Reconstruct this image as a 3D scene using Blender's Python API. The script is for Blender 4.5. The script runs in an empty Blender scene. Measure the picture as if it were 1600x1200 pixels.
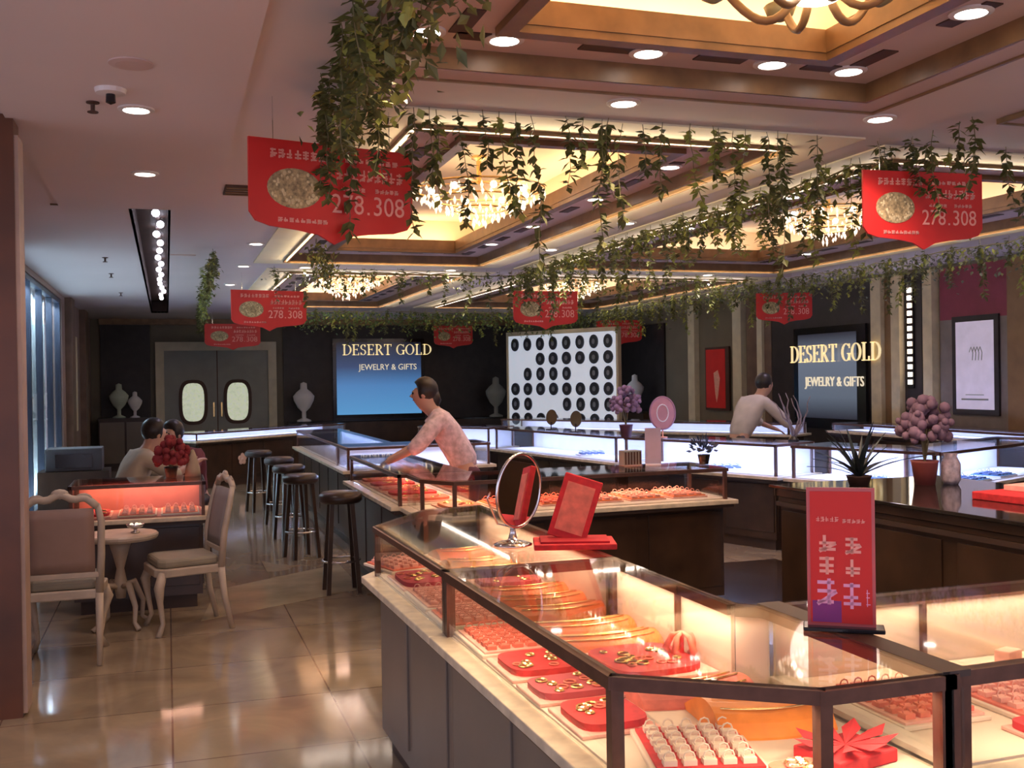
import bpy, bmesh, math, random
from mathutils import Vector, Matrix
rng = random.Random(7)
S = bpy.context.scene
COL = S.collection
PI = math.pi
R = math.radians
sin, cos = math.sin, math.cos

# ------------------------------------------------------------------ camera
TH, PT, RO = R(18.2), R(-.28), math.atan(.015)
f = Vector((sin(TH)*cos(PT), cos(TH)*cos(PT), sin(PT)))
r0 = Vector((cos(TH), -sin(TH), 0)); u0 = r0.cross(f)
r = cos(RO)*r0 - sin(RO)*u0; u = sin(RO)*r0 + cos(RO)*u0
cd = bpy.data.cameras.new('camera'); cam = bpy.data.objects.new('camera', cd); COL.objects.link(cam)
cd.sensor_width = 36; cd.lens = 1640/1600*36; cd.clip_start = .05; cd.clip_end = 100
m = Matrix((r, u, -f)).transposed().to_4x4(); m.translation = (0, 0, 1.65)
cam.matrix_world = m
S.camera = cam

# ------------------------------------------------------------------ exposure and world
S.view_settings.view_transform = 'Standard'; S.view_settings.look = 'None'
S.view_settings.gamma = 1; S.view_settings.use_curve_mapping = False
S.view_settings.exposure = 0.45
S.cycles.max_bounces = 7; S.cycles.diffuse_bounces = 3; S.cycles.glossy_bounces = 3
S.cycles.transmission_bounces = 4; S.cycles.transparent_max_bounces = 24
S.cycles.caustics_reflective = False; S.cycles.caustics_refractive = False
S.cycles.sample_clamp_indirect = 4; S.cycles.use_denoising = True
w = bpy.data.worlds.new('world'); S.world = w; w.use_nodes = True
bg = w.node_tree.nodes['Background']; bg.inputs[0].default_value = (.74, .68, .86, 1); bg.inputs[1].default_value = 1.0

def area(name, loc, size, power, col, rot=(0, 0, 0), sy=None, spread=PI):
    l = bpy.data.lights.new(name, 'AREA'); l.energy = power; l.color = col
    l.shape = 'RECTANGLE'; l.size = size; l.size_y = sy or size; l.spread = spread
    o = bpy.data.objects.new(name, l); COL.objects.link(o); o.location = loc; o.rotation_euler = rot
    return o
def spot(name, loc, power, col, ang=120, blend=.8, rad=.06):
    l = bpy.data.lights.new(name, 'SPOT'); l.energy = power; l.color = col; l.spot_size = R(ang); l.spot_blend = blend
    l.shadow_soft_size = rad
    o = bpy.data.objects.new(name, l); COL.objects.link(o); o.location = loc
    return o
WARM = (1, .70, .48); PINK = (1, .72, .66); COLD = (.40, .50, 1); VIO = (.80, .66, 1)

# ------------------------------------------------------------------ materials
MATS = {}
def mat(name, col, rough=.6, metal=0, emit=None, es=0, var=.12, scale=6, bump=0, spec=.5, trans=0, coat=0):
    if name in MATS: return MATS[name]
    mt = bpy.data.materials.new(name); mt.use_nodes = True; nt = mt.node_tree; b = nt.nodes['Principled BSDF']
    b.inputs['Roughness'].default_value = rough; b.inputs['Metallic'].default_value = metal
    b.inputs['Specular IOR Level'].default_value = spec
    if coat: b.inputs['Coat Weight'].default_value = coat
    tc = nt.nodes.new('ShaderNodeTexCoord'); no = nt.nodes.new('ShaderNodeTexNoise')
    no.inputs['Scale'].default_value = scale; no.inputs['Detail'].default_value = 3
    nt.links.new(tc.outputs['Object'], no.inputs['Vector'])
    rp = nt.nodes.new('ShaderNodeValToRGB')
    a = [max(0, c*(1-var)) for c in col]; z = [min(1, c*(1+var)) for c in col]
    rp.color_ramp.elements[0].color = (*a, 1); rp.color_ramp.elements[1].color = (*z, 1)
    rp.color_ramp.elements[0].position = .3; rp.color_ramp.elements[1].position = .7
    nt.links.new(no.outputs['Fac'], rp.inputs['Fac']); nt.links.new(rp.outputs['Color'], b.inputs['Base Color'])
    if emit:
        b.inputs['Emission Color'].default_value = (*emit, 1); b.inputs['Emission Strength'].default_value = es
    if trans:
        b.inputs['Transmission Weight'].default_value = trans
    if bump:
        bp = nt.nodes.new('ShaderNodeBump'); bp.inputs['Strength'].default_value = bump
        nt.links.new(no.outputs['Fac'], bp.inputs['Height']); nt.links.new(bp.outputs['Normal'], b.inputs['Normal'])
    MATS[name] = mt
    return mt
def glass_mat(name, tint=(.96, .97, .96), refl=.75, base=.035):
    mt = bpy.data.materials.new(name); mt.use_nodes = True; nt = mt.node_tree; nt.nodes.clear()
    out = nt.nodes.new('ShaderNodeOutputMaterial'); mx = nt.nodes.new('ShaderNodeMixShader')
    tr = nt.nodes.new('ShaderNodeBsdfTransparent'); tr.inputs[0].default_value = (*tint, 1)
    gl = nt.nodes.new('ShaderNodeBsdfGlossy'); gl.inputs['Roughness'].default_value = .03
    lw = nt.nodes.new('ShaderNodeLayerWeight'); lw.inputs[0].default_value = .5
    pw = nt.nodes.new('ShaderNodeMath'); pw.operation = 'POWER'; pw.inputs[1].default_value = 4.5
    ml = nt.nodes.new('ShaderNodeMath'); ml.operation = 'MULTIPLY_ADD'; ml.inputs[1].default_value = refl; ml.inputs[2].default_value = base
    nt.links.new(lw.outputs['Facing'], pw.inputs[0]); nt.links.new(pw.outputs[0], ml.inputs[0])
    nt.links.new(ml.outputs[0], mx.inputs[0]); nt.links.new(tr.outputs[0], mx.inputs[1]); nt.links.new(gl.outputs[0], mx.inputs[2])
    nt.links.new(mx.outputs[0], out.inputs[0]); MATS[name] = mt
    return mt
GLASS = glass_mat('clear_glass')
M_CEIL = mat('ceiling_paint', (.74, .66, .66), .75, var=.04, scale=.6)
M_BAND = mat('gold_cream_lit_tone', (.92, .82, .58), .6, var=.06, scale=2)  # gold-cream band, lightened to carry some of its lit brightness
M_PINKC = mat('dusky_plaster', (.62, .47, .44), .6, var=.05, scale=2)
M_CREAM = mat('cream_plaster', (.82, .66, .42), .7, var=.05, scale=1.5)
M_BROWN = mat('bronze_moulding', (.22, .12, .05), .4, var=.2, scale=8)
M_DARKBR = mat('dark_slot', (.07, .03, .02), .6)
M_RAIL = mat('dark_bronze', (.13, .06, .04), .35, metal=.5, var=.2, scale=20)
M_BODY = mat('taupe_lacquer', (.20, .165, .135), .35, var=.08, scale=3)
M_DBODY = mat('dark_wood', (.045, .024, .014), .3, var=.35, scale=4)
M_LEDGE = mat('cream_marble', (.72, .62, .45), .3, var=.2, scale=14)
M_GROOVE = mat('brown_groove', (.06, .035, .025), .5)
M_PAPER = mat('cream_card', (.78, .64, .50), .7, var=.05)
M_WHITE = mat('white_card', (.86, .86, .90), .6, var=.04)
M_RED = mat('red_velvet', (.62, .025, .03), .75, var=.2, scale=30, bump=.2)
M_RED2 = mat('coral_velvet', (.78, .20, .13), .75, var=.2, scale=25, bump=.2)
M_PINK = mat('blush_velvet', (.85, .45, .36), .75, var=.15, scale=25)
M_ORANGE = mat('orange_satin', (.85, .19, .04), .45, var=.2, scale=18, bump=.2)
M_GOLD = mat('gold', (.95, .66, .28), .25, metal=.9, var=.1)
M_CHROME = mat('chrome', (.75, .75, .77), .12, metal=1, var=.03)
M_MIRROR = mat('mirror', (.85, .85, .88), .02, metal=1, var=.01)
M_SIGN = mat('red_sign_board', (.66, .02, .015), .5, var=.08, scale=3)
M_SIGNTX = mat('pale_pink_print', (.95, .42, .34), .5, var=.05)
M_SIGNOL = mat('olive_gold_print', (.42, .33, .16), .5, var=.5, scale=60)
M_LEAF = mat('ivy_leaf', (.115, .125, .035), .55, var=.45, scale=9)
M_LEAFB = mat('ivy_leaf_bright', (.30, .33, .07), .55, var=.35, scale=9)
M_STEM = mat('vine_stem', (.20, .17, .08), .7)
M_LAMP = mat('lamp_glow', (1, 1, 1), .5, emit=(1, .87, .78), es=9)
M_LAMPC = mat('lamp_glow_cold', (1, 1, 1), .5, emit=(.92, .84, 1), es=7)
M_TRIMW = mat('white_lamp_trim', (.75, .70, .68), .4)
M_LED = mat('led_warm', (1, 1, 1), .5, emit=(1, .80, .60), es=4)
M_LEDC = mat('led_cold', (1, 1, 1), .5, emit=(.70, .78, 1), es=4)
M_GREY = mat('grey_panel', (.29, .30, .27), .5, var=.08, scale=4)
M_CFRAME = mat('cream_frame', (.66, .60, .44), .5, var=.08)
M_BLACK = mat('black_gloss', (.012, .011, .014), .15, var=.2)
M_BLKTOP = mat('black_glass_top', (.02, .016, .014), .06, var=.2)
M_DARKW = mat('near_black_panel', (.022, .016, .016), .5, var=.3)
M_CHAIR = mat('ivory_lacquer', (.50, .42, .33), .4, var=.1, scale=12)
M_UPH = mat('taupe_leather', (.33, .22, .18), .5, var=.08)
M_UPHG = mat('grey_violet_fabric', (.30, .27, .27), .7, var=.1)
M_SEAT = mat('olive_grey_seat', (.30, .27, .20), .5, var=.1)
M_SKIN = mat('skin', (.62, .38, .28), .5, var=.06)
M_HAIR = mat('black_hair', (.02, .015, .014), .4, var=.3, scale=40)
M_OLIVE = mat('olive_wall', (.17, .145, .10), .6, var=.1, scale=2)
M_CRYS = mat('crystal', (.95, .90, .82), .08, var=.05, emit=(1, .80, .56), es=.9)
M_BULB = mat('warm_bulb', (1, 1, 1), .5, emit=(1, .80, .55), es=9)
M_GOLDTX = mat('gilt_letters', (.95, .75, .38), .45, emit=(1, .78, .42), es=.55)
M_CREAMTX = mat('cream_letters', (.9, .8, .6), .45, emit=(1, .86, .62), es=.45)

# ------------------------------------------------------------------ mesh builder
class MB:
    def __init__(s): s.v = []; s.f = []
    def add(s, vs, fs):
        n = len(s.v); s.v += [tuple(p) for p in vs]; s.f += [tuple(i+n for i in q) for q in fs]; return s
    def box(s, x0, x1, y0, y1, z0, z1):
        return s.add([(x0,y0,z0),(x1,y0,z0),(x1,y1,z0),(x0,y1,z0),(x0,y0,z1),(x1,y0,z1),(x1,y1,z1),(x0,y1,z1)],
                     [(0,3,2,1),(4,5,6,7),(0,1,5,4),(1,2,6,5),(2,3,7,6),(3,0,4,7)])
    def bar(s, a, b, w, h=None, up=(0,0,1)):
        a, b = Vector(a), Vector(b); h = h or w; d = (b-a).normalized(); upv = Vector(up)
        if abs(d.dot(upv)) > .98: upv = Vector((0,1,0))
        sx = d.cross(upv).normalized()*w/2; sz = sx.cross(d).normalized()*h/2
        vs = [a-sx-sz, a+sx-sz, a+sx+sz, a-sx+sz, b-sx-sz, b+sx-sz, b+sx+sz, b-sx+sz]
        return s.add(vs, [(0,1,2,3),(7,6,5,4),(0,4,5,1),(1,5,6,2),(2,6,7,3),(3,7,4,0)])
    def tube(s, pts, rad, n=8, closed=False):
        P = [Vector(p) for p in pts]; k = len(P); rr = rad if isinstance(rad, (list, tuple)) else [rad]*k
        prev = None; rings = []
        for i in range(k):
            if closed: d = (P[(i+1) % k]-P[i-1]).normalized()
            else: d = (P[min(i+1, k-1)]-P[max(i-1, 0)]).normalized()
            if prev is None:
                ref = Vector((0,0,1)) if abs(d.z) < .9 else Vector((1,0,0)); a = d.cross(ref).normalized()
            else:
                a = (prev - d*prev.dot(d)); a = a.normalized() if a.length > 1e-6 else d.orthogonal().normalized()
            prev = a; b = d.cross(a)
            rings.append([P[i]+(a*cos(2*PI*j/n)+b*sin(2*PI*j/n))*rr[i] for j in range(n)])
        vs = [q for rg in rings for q in rg]; fs = []
        for i in range(k if closed else k-1):
            i2 = (i+1) % k
            for j in range(n): fs.append((i*n+j, i*n+(j+1) % n, i2*n+(j+1) % n, i2*n+j))
        if not closed: fs += [tuple(range(n))[::-1], tuple((k-1)*n+j for j in range(n))]
        return s.add(vs, fs)
    def lathe(s, prof, c=(0,0,0), n=20, sx=1, sy=1):
        vs = []; fs = []; k = len(prof)
        for (rr, z) in prof:
            for j in range(n): vs.append((c[0]+rr*sx*cos(2*PI*j/n), c[1]+rr*sy*sin(2*PI*j/n), c[2]+z))
        for i in range(k-1):
            for j in range(n): fs.append((i*n+j, i*n+(j+1) % n, (i+1)*n+(j+1) % n, (i+1)*n+j))
        if prof[0][0] > 1e-4: fs.append(tuple(range(n))[::-1])
        if prof[-1][0] > 1e-4: fs.append(tuple((k-1)*n+j for j in range(n)))
        return s.add(vs, fs)
    def ball(s, c, rx, ry=None, rz=None, n=10, m=6):
        ry = ry or rx; rz = rz or rx
        vs = [(c[0], c[1], c[2]-rz)]; fs = []
        for i in range(1, m):
            t = -PI/2+PI*i/m
            for j in range(n): vs.append((c[0]+rx*cos(t)*cos(2*PI*j/n), c[1]+ry*cos(t)*sin(2*PI*j/n), c[2]+rz*sin(t)))
        vs.append((c[0], c[1], c[2]+rz)); L = len(vs)-1
        for j in range(n):
            fs.append((0, 1+(j+1) % n, 1+j)); fs.append((L, L-n+j, L-n+(j+1) % n))
            for i in range(m-2):
                a = 1+i*n; fs.append((a+j, a+(j+1) % n, a+n+(j+1) % n, a+n+j))
        return s.add(vs, fs)
    def prism(s, poly, z0, z1):
        n = len(poly)
        return s.add([(p[0], p[1], z0) for p in poly]+[(p[0], p[1], z1) for p in poly],
                     [tuple(range(n))[::-1], tuple(range(n, 2*n))]+[(i, (i+1) % n, n+(i+1) % n, n+i) for i in range(n)])
    def vprism(s, poly, y0, y1):   # polygon in x,z extruded along y
        n = len(poly)
        return s.add([(p[0], y0, p[1]) for p in poly]+[(p[0], y1, p[1]) for p in poly],
                     [tuple(range(n)), tuple(range(n, 2*n))[::-1]]+[(i, n+i, n+(i+1) % n, (i+1) % n) for i in range(n)])
    def xf(s, M, start=0):
        for i in range(start, len(s.v)): s.v[i] = tuple(M @ Vector(s.v[i]))
        return s
    def build(s, name, mt, parent=None, smooth=False, world=False, bevel=0, label=None):
        me = bpy.data.meshes.new(name); vs = s.v
        if world and parent is not None:
            o = parent.location if parent.parent is None else parent.location+parent.parent.location
            vs = [(a-o[0], b-o[1], c-o[2]) for a, b, c in vs]
        me.from_pydata(vs, [], s.f)
        bm = bmesh.new(); bm.from_mesh(me); bmesh.ops.recalc_face_normals(bm, faces=bm.faces); bm.to_mesh(me); bm.free()
        for mm in (mt if isinstance(mt, (list, tuple)) else [mt]): me.materials.append(mm)
        if smooth:
            for p in me.polygons: p.use_smooth = True
        ob = bpy.data.objects.new(name, me); COL.objects.link(ob)
        if parent is not None: ob.parent = parent
        if bevel:
            b = ob.modifiers.new('bevel', 'BEVEL'); b.width = bevel; b.segments = 2; b.limit_method = 'ANGLE'
        if label: ob['label'] = label
        return ob
def tag(o, label, cat, group=None, kind=None):
    o['label'] = label; o['category'] = cat
    if group: o['group'] = group
    if kind: o['kind'] = kind
    return o
def thing(name, label, cat, loc=(0,0,0), rz=0, group=None):
    o = bpy.data.objects.new(name, None); o.empty_display_size = .1; COL.objects.link(o)
    o.location = loc; o.rotation_euler = (0, 0, rz)
    return tag(o, label, cat, group)
def struct(name, mb, mt, parent=None, **k):
    o = mb.build(name, mt, parent, **k)
    if parent is None: o['kind'] = 'structure'
    return o
def dup(root, loc=None, rz=None, label=None, group=None):
    c = root.copy(); COL.objects.link(c)
    if loc is not None: c.location = loc
    if rz is not None: c.rotation_euler = (0, 0, rz)
    if label: c['label'] = label
    if group: c['group'] = group
    for ch in root.children:
        d = ch.copy(); COL.objects.link(d); d.parent = c
        for g in ch.children:
            e = g.copy(); COL.objects.link(e); e.parent = d
    return c
def offset(poly, d, flush=()):     # counter-clockwise outline; outward offset, edges in flush stay in place
    n = len(poly); out = []
    def line(i):
        p, q = Vector(poly[i % n]), Vector(poly[(i+1) % n]); e = (q-p).normalized(); nn = Vector((e.y, -e.x))
        return p+nn*(0 if (i % n) in flush else d), e
    for i in range(n):
        (p, e), (q, h) = line(i-1), line(i); den = e.x*h.y-e.y*h.x
        if abs(den) < 1e-3: out.append(tuple(q)); continue
        t = ((q.x-p.x)*h.y-(q.y-p.y)*h.x)/den; out.append(tuple(p+e*t))
    return out
def ccw(poly):
    a = sum(poly[i-1][0]*poly[i][1]-poly[i][0]*poly[i-1][1] for i in range(len(poly)))
    return poly if a > 0 else poly[::-1]

# ------------------------------------------------------------------ text
_tc = {}
def text_data(t, size=1.0):
    if t not in _tc:
        c = bpy.data.curves.new('t', 'FONT'); c.body = t; c.size = 1; c.align_x = 'CENTER'; c.extrude = .01; c.resolution_u = 3
        o = bpy.data.objects.new('t', c); COL.objects.link(o)
        dg = bpy.context.evaluated_depsgraph_get(); me = bpy.data.meshes.new_from_object(o.evaluated_get(dg))
        vs = [tuple(v.co) for v in me.vertices]; fs = [tuple(p.vertices) for p in me.polygons]
        bpy.data.objects.remove(o); bpy.data.curves.remove(c); bpy.data.meshes.remove(me)
        xs = [v[0] for v in vs]; cx = (min(xs)+max(xs))/2; W = max(xs)-min(xs); Hh = max(v[1] for v in vs)
        _tc[t] = ([(v[0]-cx, v[1], v[2]) for v in vs], fs, W, Hh)
    return _tc[t]
def put_text(mb, t, cx, z0, width, height, y, th=.004):   # on the plane y, facing -y
    vs, fs, W, Hh = text_data(t)
    return mb.add([(cx+v[0]/W*width, y-th*(v[2]/.02+.5), z0+v[1]/Hh*height) for v in vs], fs)
def marks(mb, cx, cz, n, cw, ch, y, g, th=.004, stroke=.14):   # unreadable small characters as strokes
    x = cx-n*cw/2
    for i in range(n):
        x0, x1 = x+cw*.1, x+cw*.9; z0, z1 = cz-ch/2, cz+ch/2; t = cw*stroke
        for q in range(g.choice((2, 3))):
            zz = z0+(z1-z0)*(q+.5+g.uniform(-.2, .2))/3; mb.box(x0, x1-g.random()*cw*.2, y-th, y, zz-t/2, zz+t/2)
        xx = g.uniform(x0+t, x1-t); mb.box(xx-t/2, xx+t/2, y-th, y, z0, z1)
        if g.random() < .5: mb.bar((x0, y-th/2, z0), (x1, y-th/2, z0+ch*.5), t, th, up=(0,1,0))
        x += cw

# ================================================================== SETTING
ZC = 3.0
XL, XR, YB = -1.47, 9.3, 23.0
# floor: polished marble tiles
def floor_mat():
    mt = bpy.data.materials.new('polished_marble_tiles'); mt.use_nodes = True; nt = mt.node_tree; b = nt.nodes['Principled BSDF']
    tc = nt.nodes.new('ShaderNodeTexCoord'); mp = nt.nodes.new('ShaderNodeMapping')
    nt.links.new(tc.outputs['Object'], mp.inputs['Vector'])
    br = nt.nodes.new('ShaderNodeTexBrick'); br.offset = 0; br.inputs['Scale'].default_value = 1.25
    br.inputs['Brick Width'].default_value = 1; br.inputs['Row Height'].default_value = 1; br.inputs['Mortar Size'].default_value = .006
    br.inputs['Color1'].default_value = (.31, .255, .18, 1); br.inputs['Color2'].default_value = (.37, .305, .21, 1); br.inputs['Mortar'].default_value = (.17, .11, .08, 1)
    nt.links.new(mp.outputs[0], br.inputs['Vector'])
    no = nt.nodes.new('ShaderNodeTexNoise'); no.inputs['Scale'].default_value = 1.6; no.inputs['Detail'].default_value = 8; no.inputs['Distortion'].default_value = 1.4
    nt.links.new(mp.outputs[0], no.inputs['Vector'])
    rp = nt.nodes.new('ShaderNodeValToRGB'); rp.color_ramp.elements[0].position = .35; rp.color_ramp.elements[1].position = .7
    rp.color_ramp.elements[0].color = (.72, .68, .66, 1); rp.color_ramp.elements[1].color = (1.15, 1.1, 1.02, 1)
    nt.links.new(no.outputs['Fac'], rp.inputs[0])
    mx = nt.nodes.new('ShaderNodeMixRGB'); mx.blend_type = 'MULTIPLY'; mx.inputs[0].default_value = 1
    nt.links.new(br.outputs['Color'], mx.inputs[1]); nt.links.new(rp.outputs[0], mx.inputs[2]); nt.links.new(mx.outputs[0], b.inputs['Base Color'])
    b.inputs['Roughness'].default_value = .09; b.inputs['Specular IOR Level'].default_value = .7
    return mt
struct('floor', MB().box(-5, 11, -2, 24, -.1, 0), floor_mat())
# light stone inlay band crossing the aisle
struct('trim_1', MB().prism([(.2, 7.6), (1.45, 8.3), (1.45, 9.5), (.35, 8.7)], 0, .002), mat('olive_marble', (.40, .34, .22), .1, var=.2, scale=3))

struct('trim_20', MB().box(1.62, 3.48, 2.72, 6.4, 0, .003).box(3.9, 5.15, 5.6, 8.2, 0, .003), mat('dark_floor_inlay', (.045, .028, .018), .15, var=.4, scale=2))
struct('wall_front', MB().box(-5, XL-.15, 5.9, 6.05, 0, ZC), M_CFRAME)
coffers = [dict(o=(.92, 3.28, .6, 4.35), i=(1.36, 2.79, 1.1, 3.97)),
           dict(o=(1.30, 3.45, 5.42, 11.7), i=(1.72, 3.02, 5.95, 11.1)),
           dict(o=(4.40, 7.45, 5.55, 11.8), i=(5.0, 6.85, 6.2, 11.2)),
           dict(o=(1.50, 3.6, 13.0, 18.6), i=(1.95, 3.15, 13.6, 18.0)),
           dict(o=(4.70, 7.7, 13.0, 18.6), i=(5.3, 7.1, 13.6, 18.0)),
           dict(o=(4.40, 7.45, .6, 4.35), i=(5.0, 6.85, 1.1, 3.77))]
def grid_with_holes(mb, x0, x1, y0, y1, holes, z0, z1):
    xs = sorted({x0, x1, *[h[k] for h in holes for k in (0, 1) if x0 < h[k] < x1]})
    ys = sorted({y0, y1, *[h[k] for h in holes for k in (2, 3) if y0 < h[k] < y1]})
    for a, b in zip(xs, xs[1:]):
        for c, d in zip(ys, ys[1:]):
            cx, cy = (a+b)/2, (c+d)/2
            if any(h[0] < cx < h[1] and h[2] < cy < h[3] for h in holes): continue
            mb.box(a, b, c, d, z0, z1)
slot = (-.24, .03, 8.5, 21.0)
ceil_mb = MB(); grid_with_holes(ceil_mb, -5, 11, -2, 24, [c['o'] for c in coffers]+[slot], ZC, ZC+.03)
ceiling = struct('ceiling', ceil_mb, M_CEIL)
struct('roof_slab', MB().box(-5, 11, -2, 24, 3.6, 3.7), M_DARKBR, ceiling)
# lowered soffit at the left (its edge shows as a step)
struct('soffit_panel', MB().box(-.74, .36, -2, 8.44, ZC-.02, ZC-.001), M_CEIL, ceiling)
struct('dark_slot', MB().box(slot[0], slot[1], slot[2], slot[3], 3.22, 3.25).box(slot[0]-.02, slot[0], slot[2], slot[3], ZC, 3.24).box(slot[1], slot[1]+.02, slot[2], slot[3], ZC, 3.24)
       .box(slot[0], slot[1], slot[2]-.02, slot[2], ZC, 3.24).box(slot[0], slot[1], slot[3], slot[3]+.02, ZC, 3.24), M_DARKBR, ceiling)
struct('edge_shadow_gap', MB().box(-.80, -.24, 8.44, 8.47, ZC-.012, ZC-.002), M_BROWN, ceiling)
trn = 2
for ci, c in enumerate(coffers):
    x0, x1, y0, y1 = c['o']; a0, a1, b0, b1 = c['i']
    zl = ZC+.07; zt = ZC+.42
    t = MB()
    def ring(mb, q, wd, z0, z1):    # frame outside rectangle q
        X0, X1, Y0, Y1 = q
        mb.box(X0-wd, X1+wd, Y0-wd, Y0, z0, z1).box(X0-wd, X1+wd, Y1, Y1+wd, z0, z1).box(X0-wd, X0, Y0, Y1, z0, z1).box(X1, X1+wd, Y0, Y1, z0, z1)
        return mb
    root = struct('trim_%d' % trn, ring(t, (x0+.004, x1-.004, y0+.004, y1-.004), .018, ZC-.02, ZC+.07), M_BROWN); trn += 1
    if ci not in (0, 5):
        # gold-cream border outside the opening, band light partly put into its colour
        struct('lit_tone_border', ring(MB(), (x0-.02, x1+.02, y0-.02, y1+.02), .34, ZC-.012, ZC-.002), M_BAND, root)
        struct('edge_moulding', ring(MB(), (x0-.035, x1+.035, y0-.035, y1+.035), .03, ZC-.035, ZC-.012), M_BROWN, root)
    else:
        struct('flat_border', ring(MB(), (x0-.02, x1+.02, y0-.02, y1+.02), .13, ZC-.02, ZC-.002), M_PINKC, root)
        struct('edge_moulding', ring(MB(), (x0-.15, x1+.15, y0-.15, y1+.15), .018, ZC-.03, ZC-.002), M_BROWN, root)
    lm = MB(); grid_with_holes(lm, x0-.02, x1+.02, y0-.02, y1+.02, [c['i']], zl, zl+.03)
    struct('ledge', lm, M_PINKC, root)
    struct('inner_moulding', ring(MB(), (a0-.003, a1+.003, b0-.003, b1+.003), .075, zl-.035, zl-.001), M_BROWN, root)
    im = ring(MB(), (a0+.004, a1-.004, b0+.004, b1-.004), .02, zl-.002, zl+.10)
    struct('inner_lip', im, M_BROWN, root)
    wide = (a0-.25, a1+.25, b0-.25, b1+.25)
    wm = ring(MB(), wide, .03, zl+.03, zt); wm.box(wide[0], wide[1], wide[2], wide[3], zt, zt+.03)
    struct('lit_recess', wm, M_CREAM, root)
    sl = MB(); n = int((y1-y0)/.62)
    for k in range(n):
        yy = y0+.35+k*(y1-y0-.7)/max(1, n-1)
        for xx in ((x0+a0)/2-.03, (x1+a1)/2-.03): sl.box(xx, xx+.08, yy-.14, yy+.14, zl-.006, zl)
    n = max(2, int((x1-x0)/.5))
    for k in range(n):
        xx = x0+.35+k*(x1-x0-.7)/max(1, n-1)
        for yy in ((y0+b0)/2-.04, (y1+b1)/2-.04): sl.box(xx-.12, xx+.12, yy, yy+.09, zl-.006, zl)
    struct('slot', sl, M_DARKBR, root)
    # cove strips lying on the ledge behind the lip, shining up
    pw = (22, 14, 9, 12, 9, 8)[ci]; colr = (WARM, WARM, (1, .78, .70), PINK, (1, .8, .75), WARM)[ci]
    for xx in (a0-.12, a1+.12): area('cove_light', (xx, (b0+b1)/2, zl+.05), .05, pw, colr, (PI, 0, 0), sy=(b1-b0))
    for yy in (b0-.12, b1+.12): area('cove_light', ((a0+a1)/2, yy, zl+.05), (a1-a0), pw*.4, colr, (PI, 0, 0), sy=.05)

for ci, c in enumerate(coffers[1:5]):
    x0, x1, y0, y1 = c['o']; colr = ((1, .80, .52), (1, .82, .60), (1, .84, .70), (1, .84, .70))[ci]
    for xx, sg_ in ((x0-.03, -1), (x1+.03, 1)): area('added_border_light', (xx, (y0+y1)/2, ZC-.055), .03, 7, colr, (0, PI+sg_*R(62), 0), sy=y1-y0)  # added light strips that brighten the border, no fitting modelled
    for yy, sg_ in ((y0-.03, -1), (y1+.03, 1)): area('added_border_light', ((x0+x1)/2, yy, ZC-.055), x1-x0, 3.5, colr, (PI-sg_*R(62), 0, 0), sy=.03)
# lamp column of the ceiling slot: bare bulbs in a row
bt = thing('bulb_string', 'row of small bare bulbs in the dark ceiling slot above the left aisle', 'lamp', (-.06, 9, 3.2))
MB().box(-.02, .02, -.3, 11.6, 0, .015).build('track', M_DARKBR, bt)
for k in range(16):
    MB().ball((rng.uniform(-.02, .05), k*.68, -.055), .035, n=8, m=5).build('bulb', M_LAMPC, bt, smooth=True)

# left wall and storefront window
wl = MB().box(XL-.15, XL, 5.9, 11.0, 0, ZC).box(XL-.15, XL, 16.9, YB+.15, 0, ZC).box(XL-.15, XL, 11.0, 16.9, 2.93, ZC).box(XL-.15, XL, 11.0, 16.9, 0, .12)
wall_left = struct('wall_left', wl, mat('mauve_wall', (.30, .22, .20), .6, var=.08, scale=1))
fr = MB()
for yy in (11.0, 12.1, 13.3, 14.5, 15.7, 16.84): fr.box(XL-.10, XL-.02, yy, yy+.06, .12, 2.93)
fr.box(XL-.10, XL-.02, 11, 16.9, 2.87, 2.93).box(XL-.10, XL-.02, 11, 16.9, .12, .18)
window = struct('window_1', fr, mat('dark_blue_frame', (.03, .04, .07), .3))
struct('pane', MB().box(XL-.065, XL-.057, 11.05, 16.85, .15, 2.9), GLASS, window)
cu = MB(); n = 150; vs = []; fs = []
for k in range(n+1):
    yy = 11.0+5.9*k/n; xx = XL-.28+.05*sin(k*1.3)+.03*sin(k*.37)
    vs += [(xx, yy, .02), (xx, yy, 2.96)]
for k in range(n): fs.append((2*k, 2*k+2, 2*k+3, 2*k+1))
cu.add(vs, fs)
co = cu.build('curtain', mat('pale_blue_curtain', (.62, .72, .76), .8, var=.3, scale=1.2, trans=.0), smooth=True)
sd = co.modifiers.new('solid', 'SOLIDIFY'); sd.thickness = .006
tag(co, 'pale blue curtain hanging in folds behind the glass storefront at left', 'curtain')
area('added_curtain_light', (XL-.13, 14, 2.84), .05, 110, (.66, .82, 1), (0, R(25), 0), sy=5.7)  # added strip at the window head to brighten the curtain
area('added_curtain_light', (XL-.13, 14, .20), .05, 60, (.66, .82, 1), (0, PI-R(25), 0), sy=5.7)  # added strip at the sill, also to brighten the curtain
struct('outer_wall', MB().box(XL-.6, XL-.5, 10.8, 17.1, 0, ZC), M_GREY, wall_left)
# left corner pilasters
pl = MB().box(XL, XL+.10, 17.4, 18.0, 0, ZC).box(XL, XL+.10, 20.2, 21.0, 0, ZC)
struct('wood_pilaster', pl, mat('brown_wood_panel', (.16, .10, .07), .5, var=.2, scale=5), wall_left)
struct('cream_strip', MB().box(XL+.0, XL+.06, 18.6, 18.9, .9, 2.45), M_CFRAME, wall_left)
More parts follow.
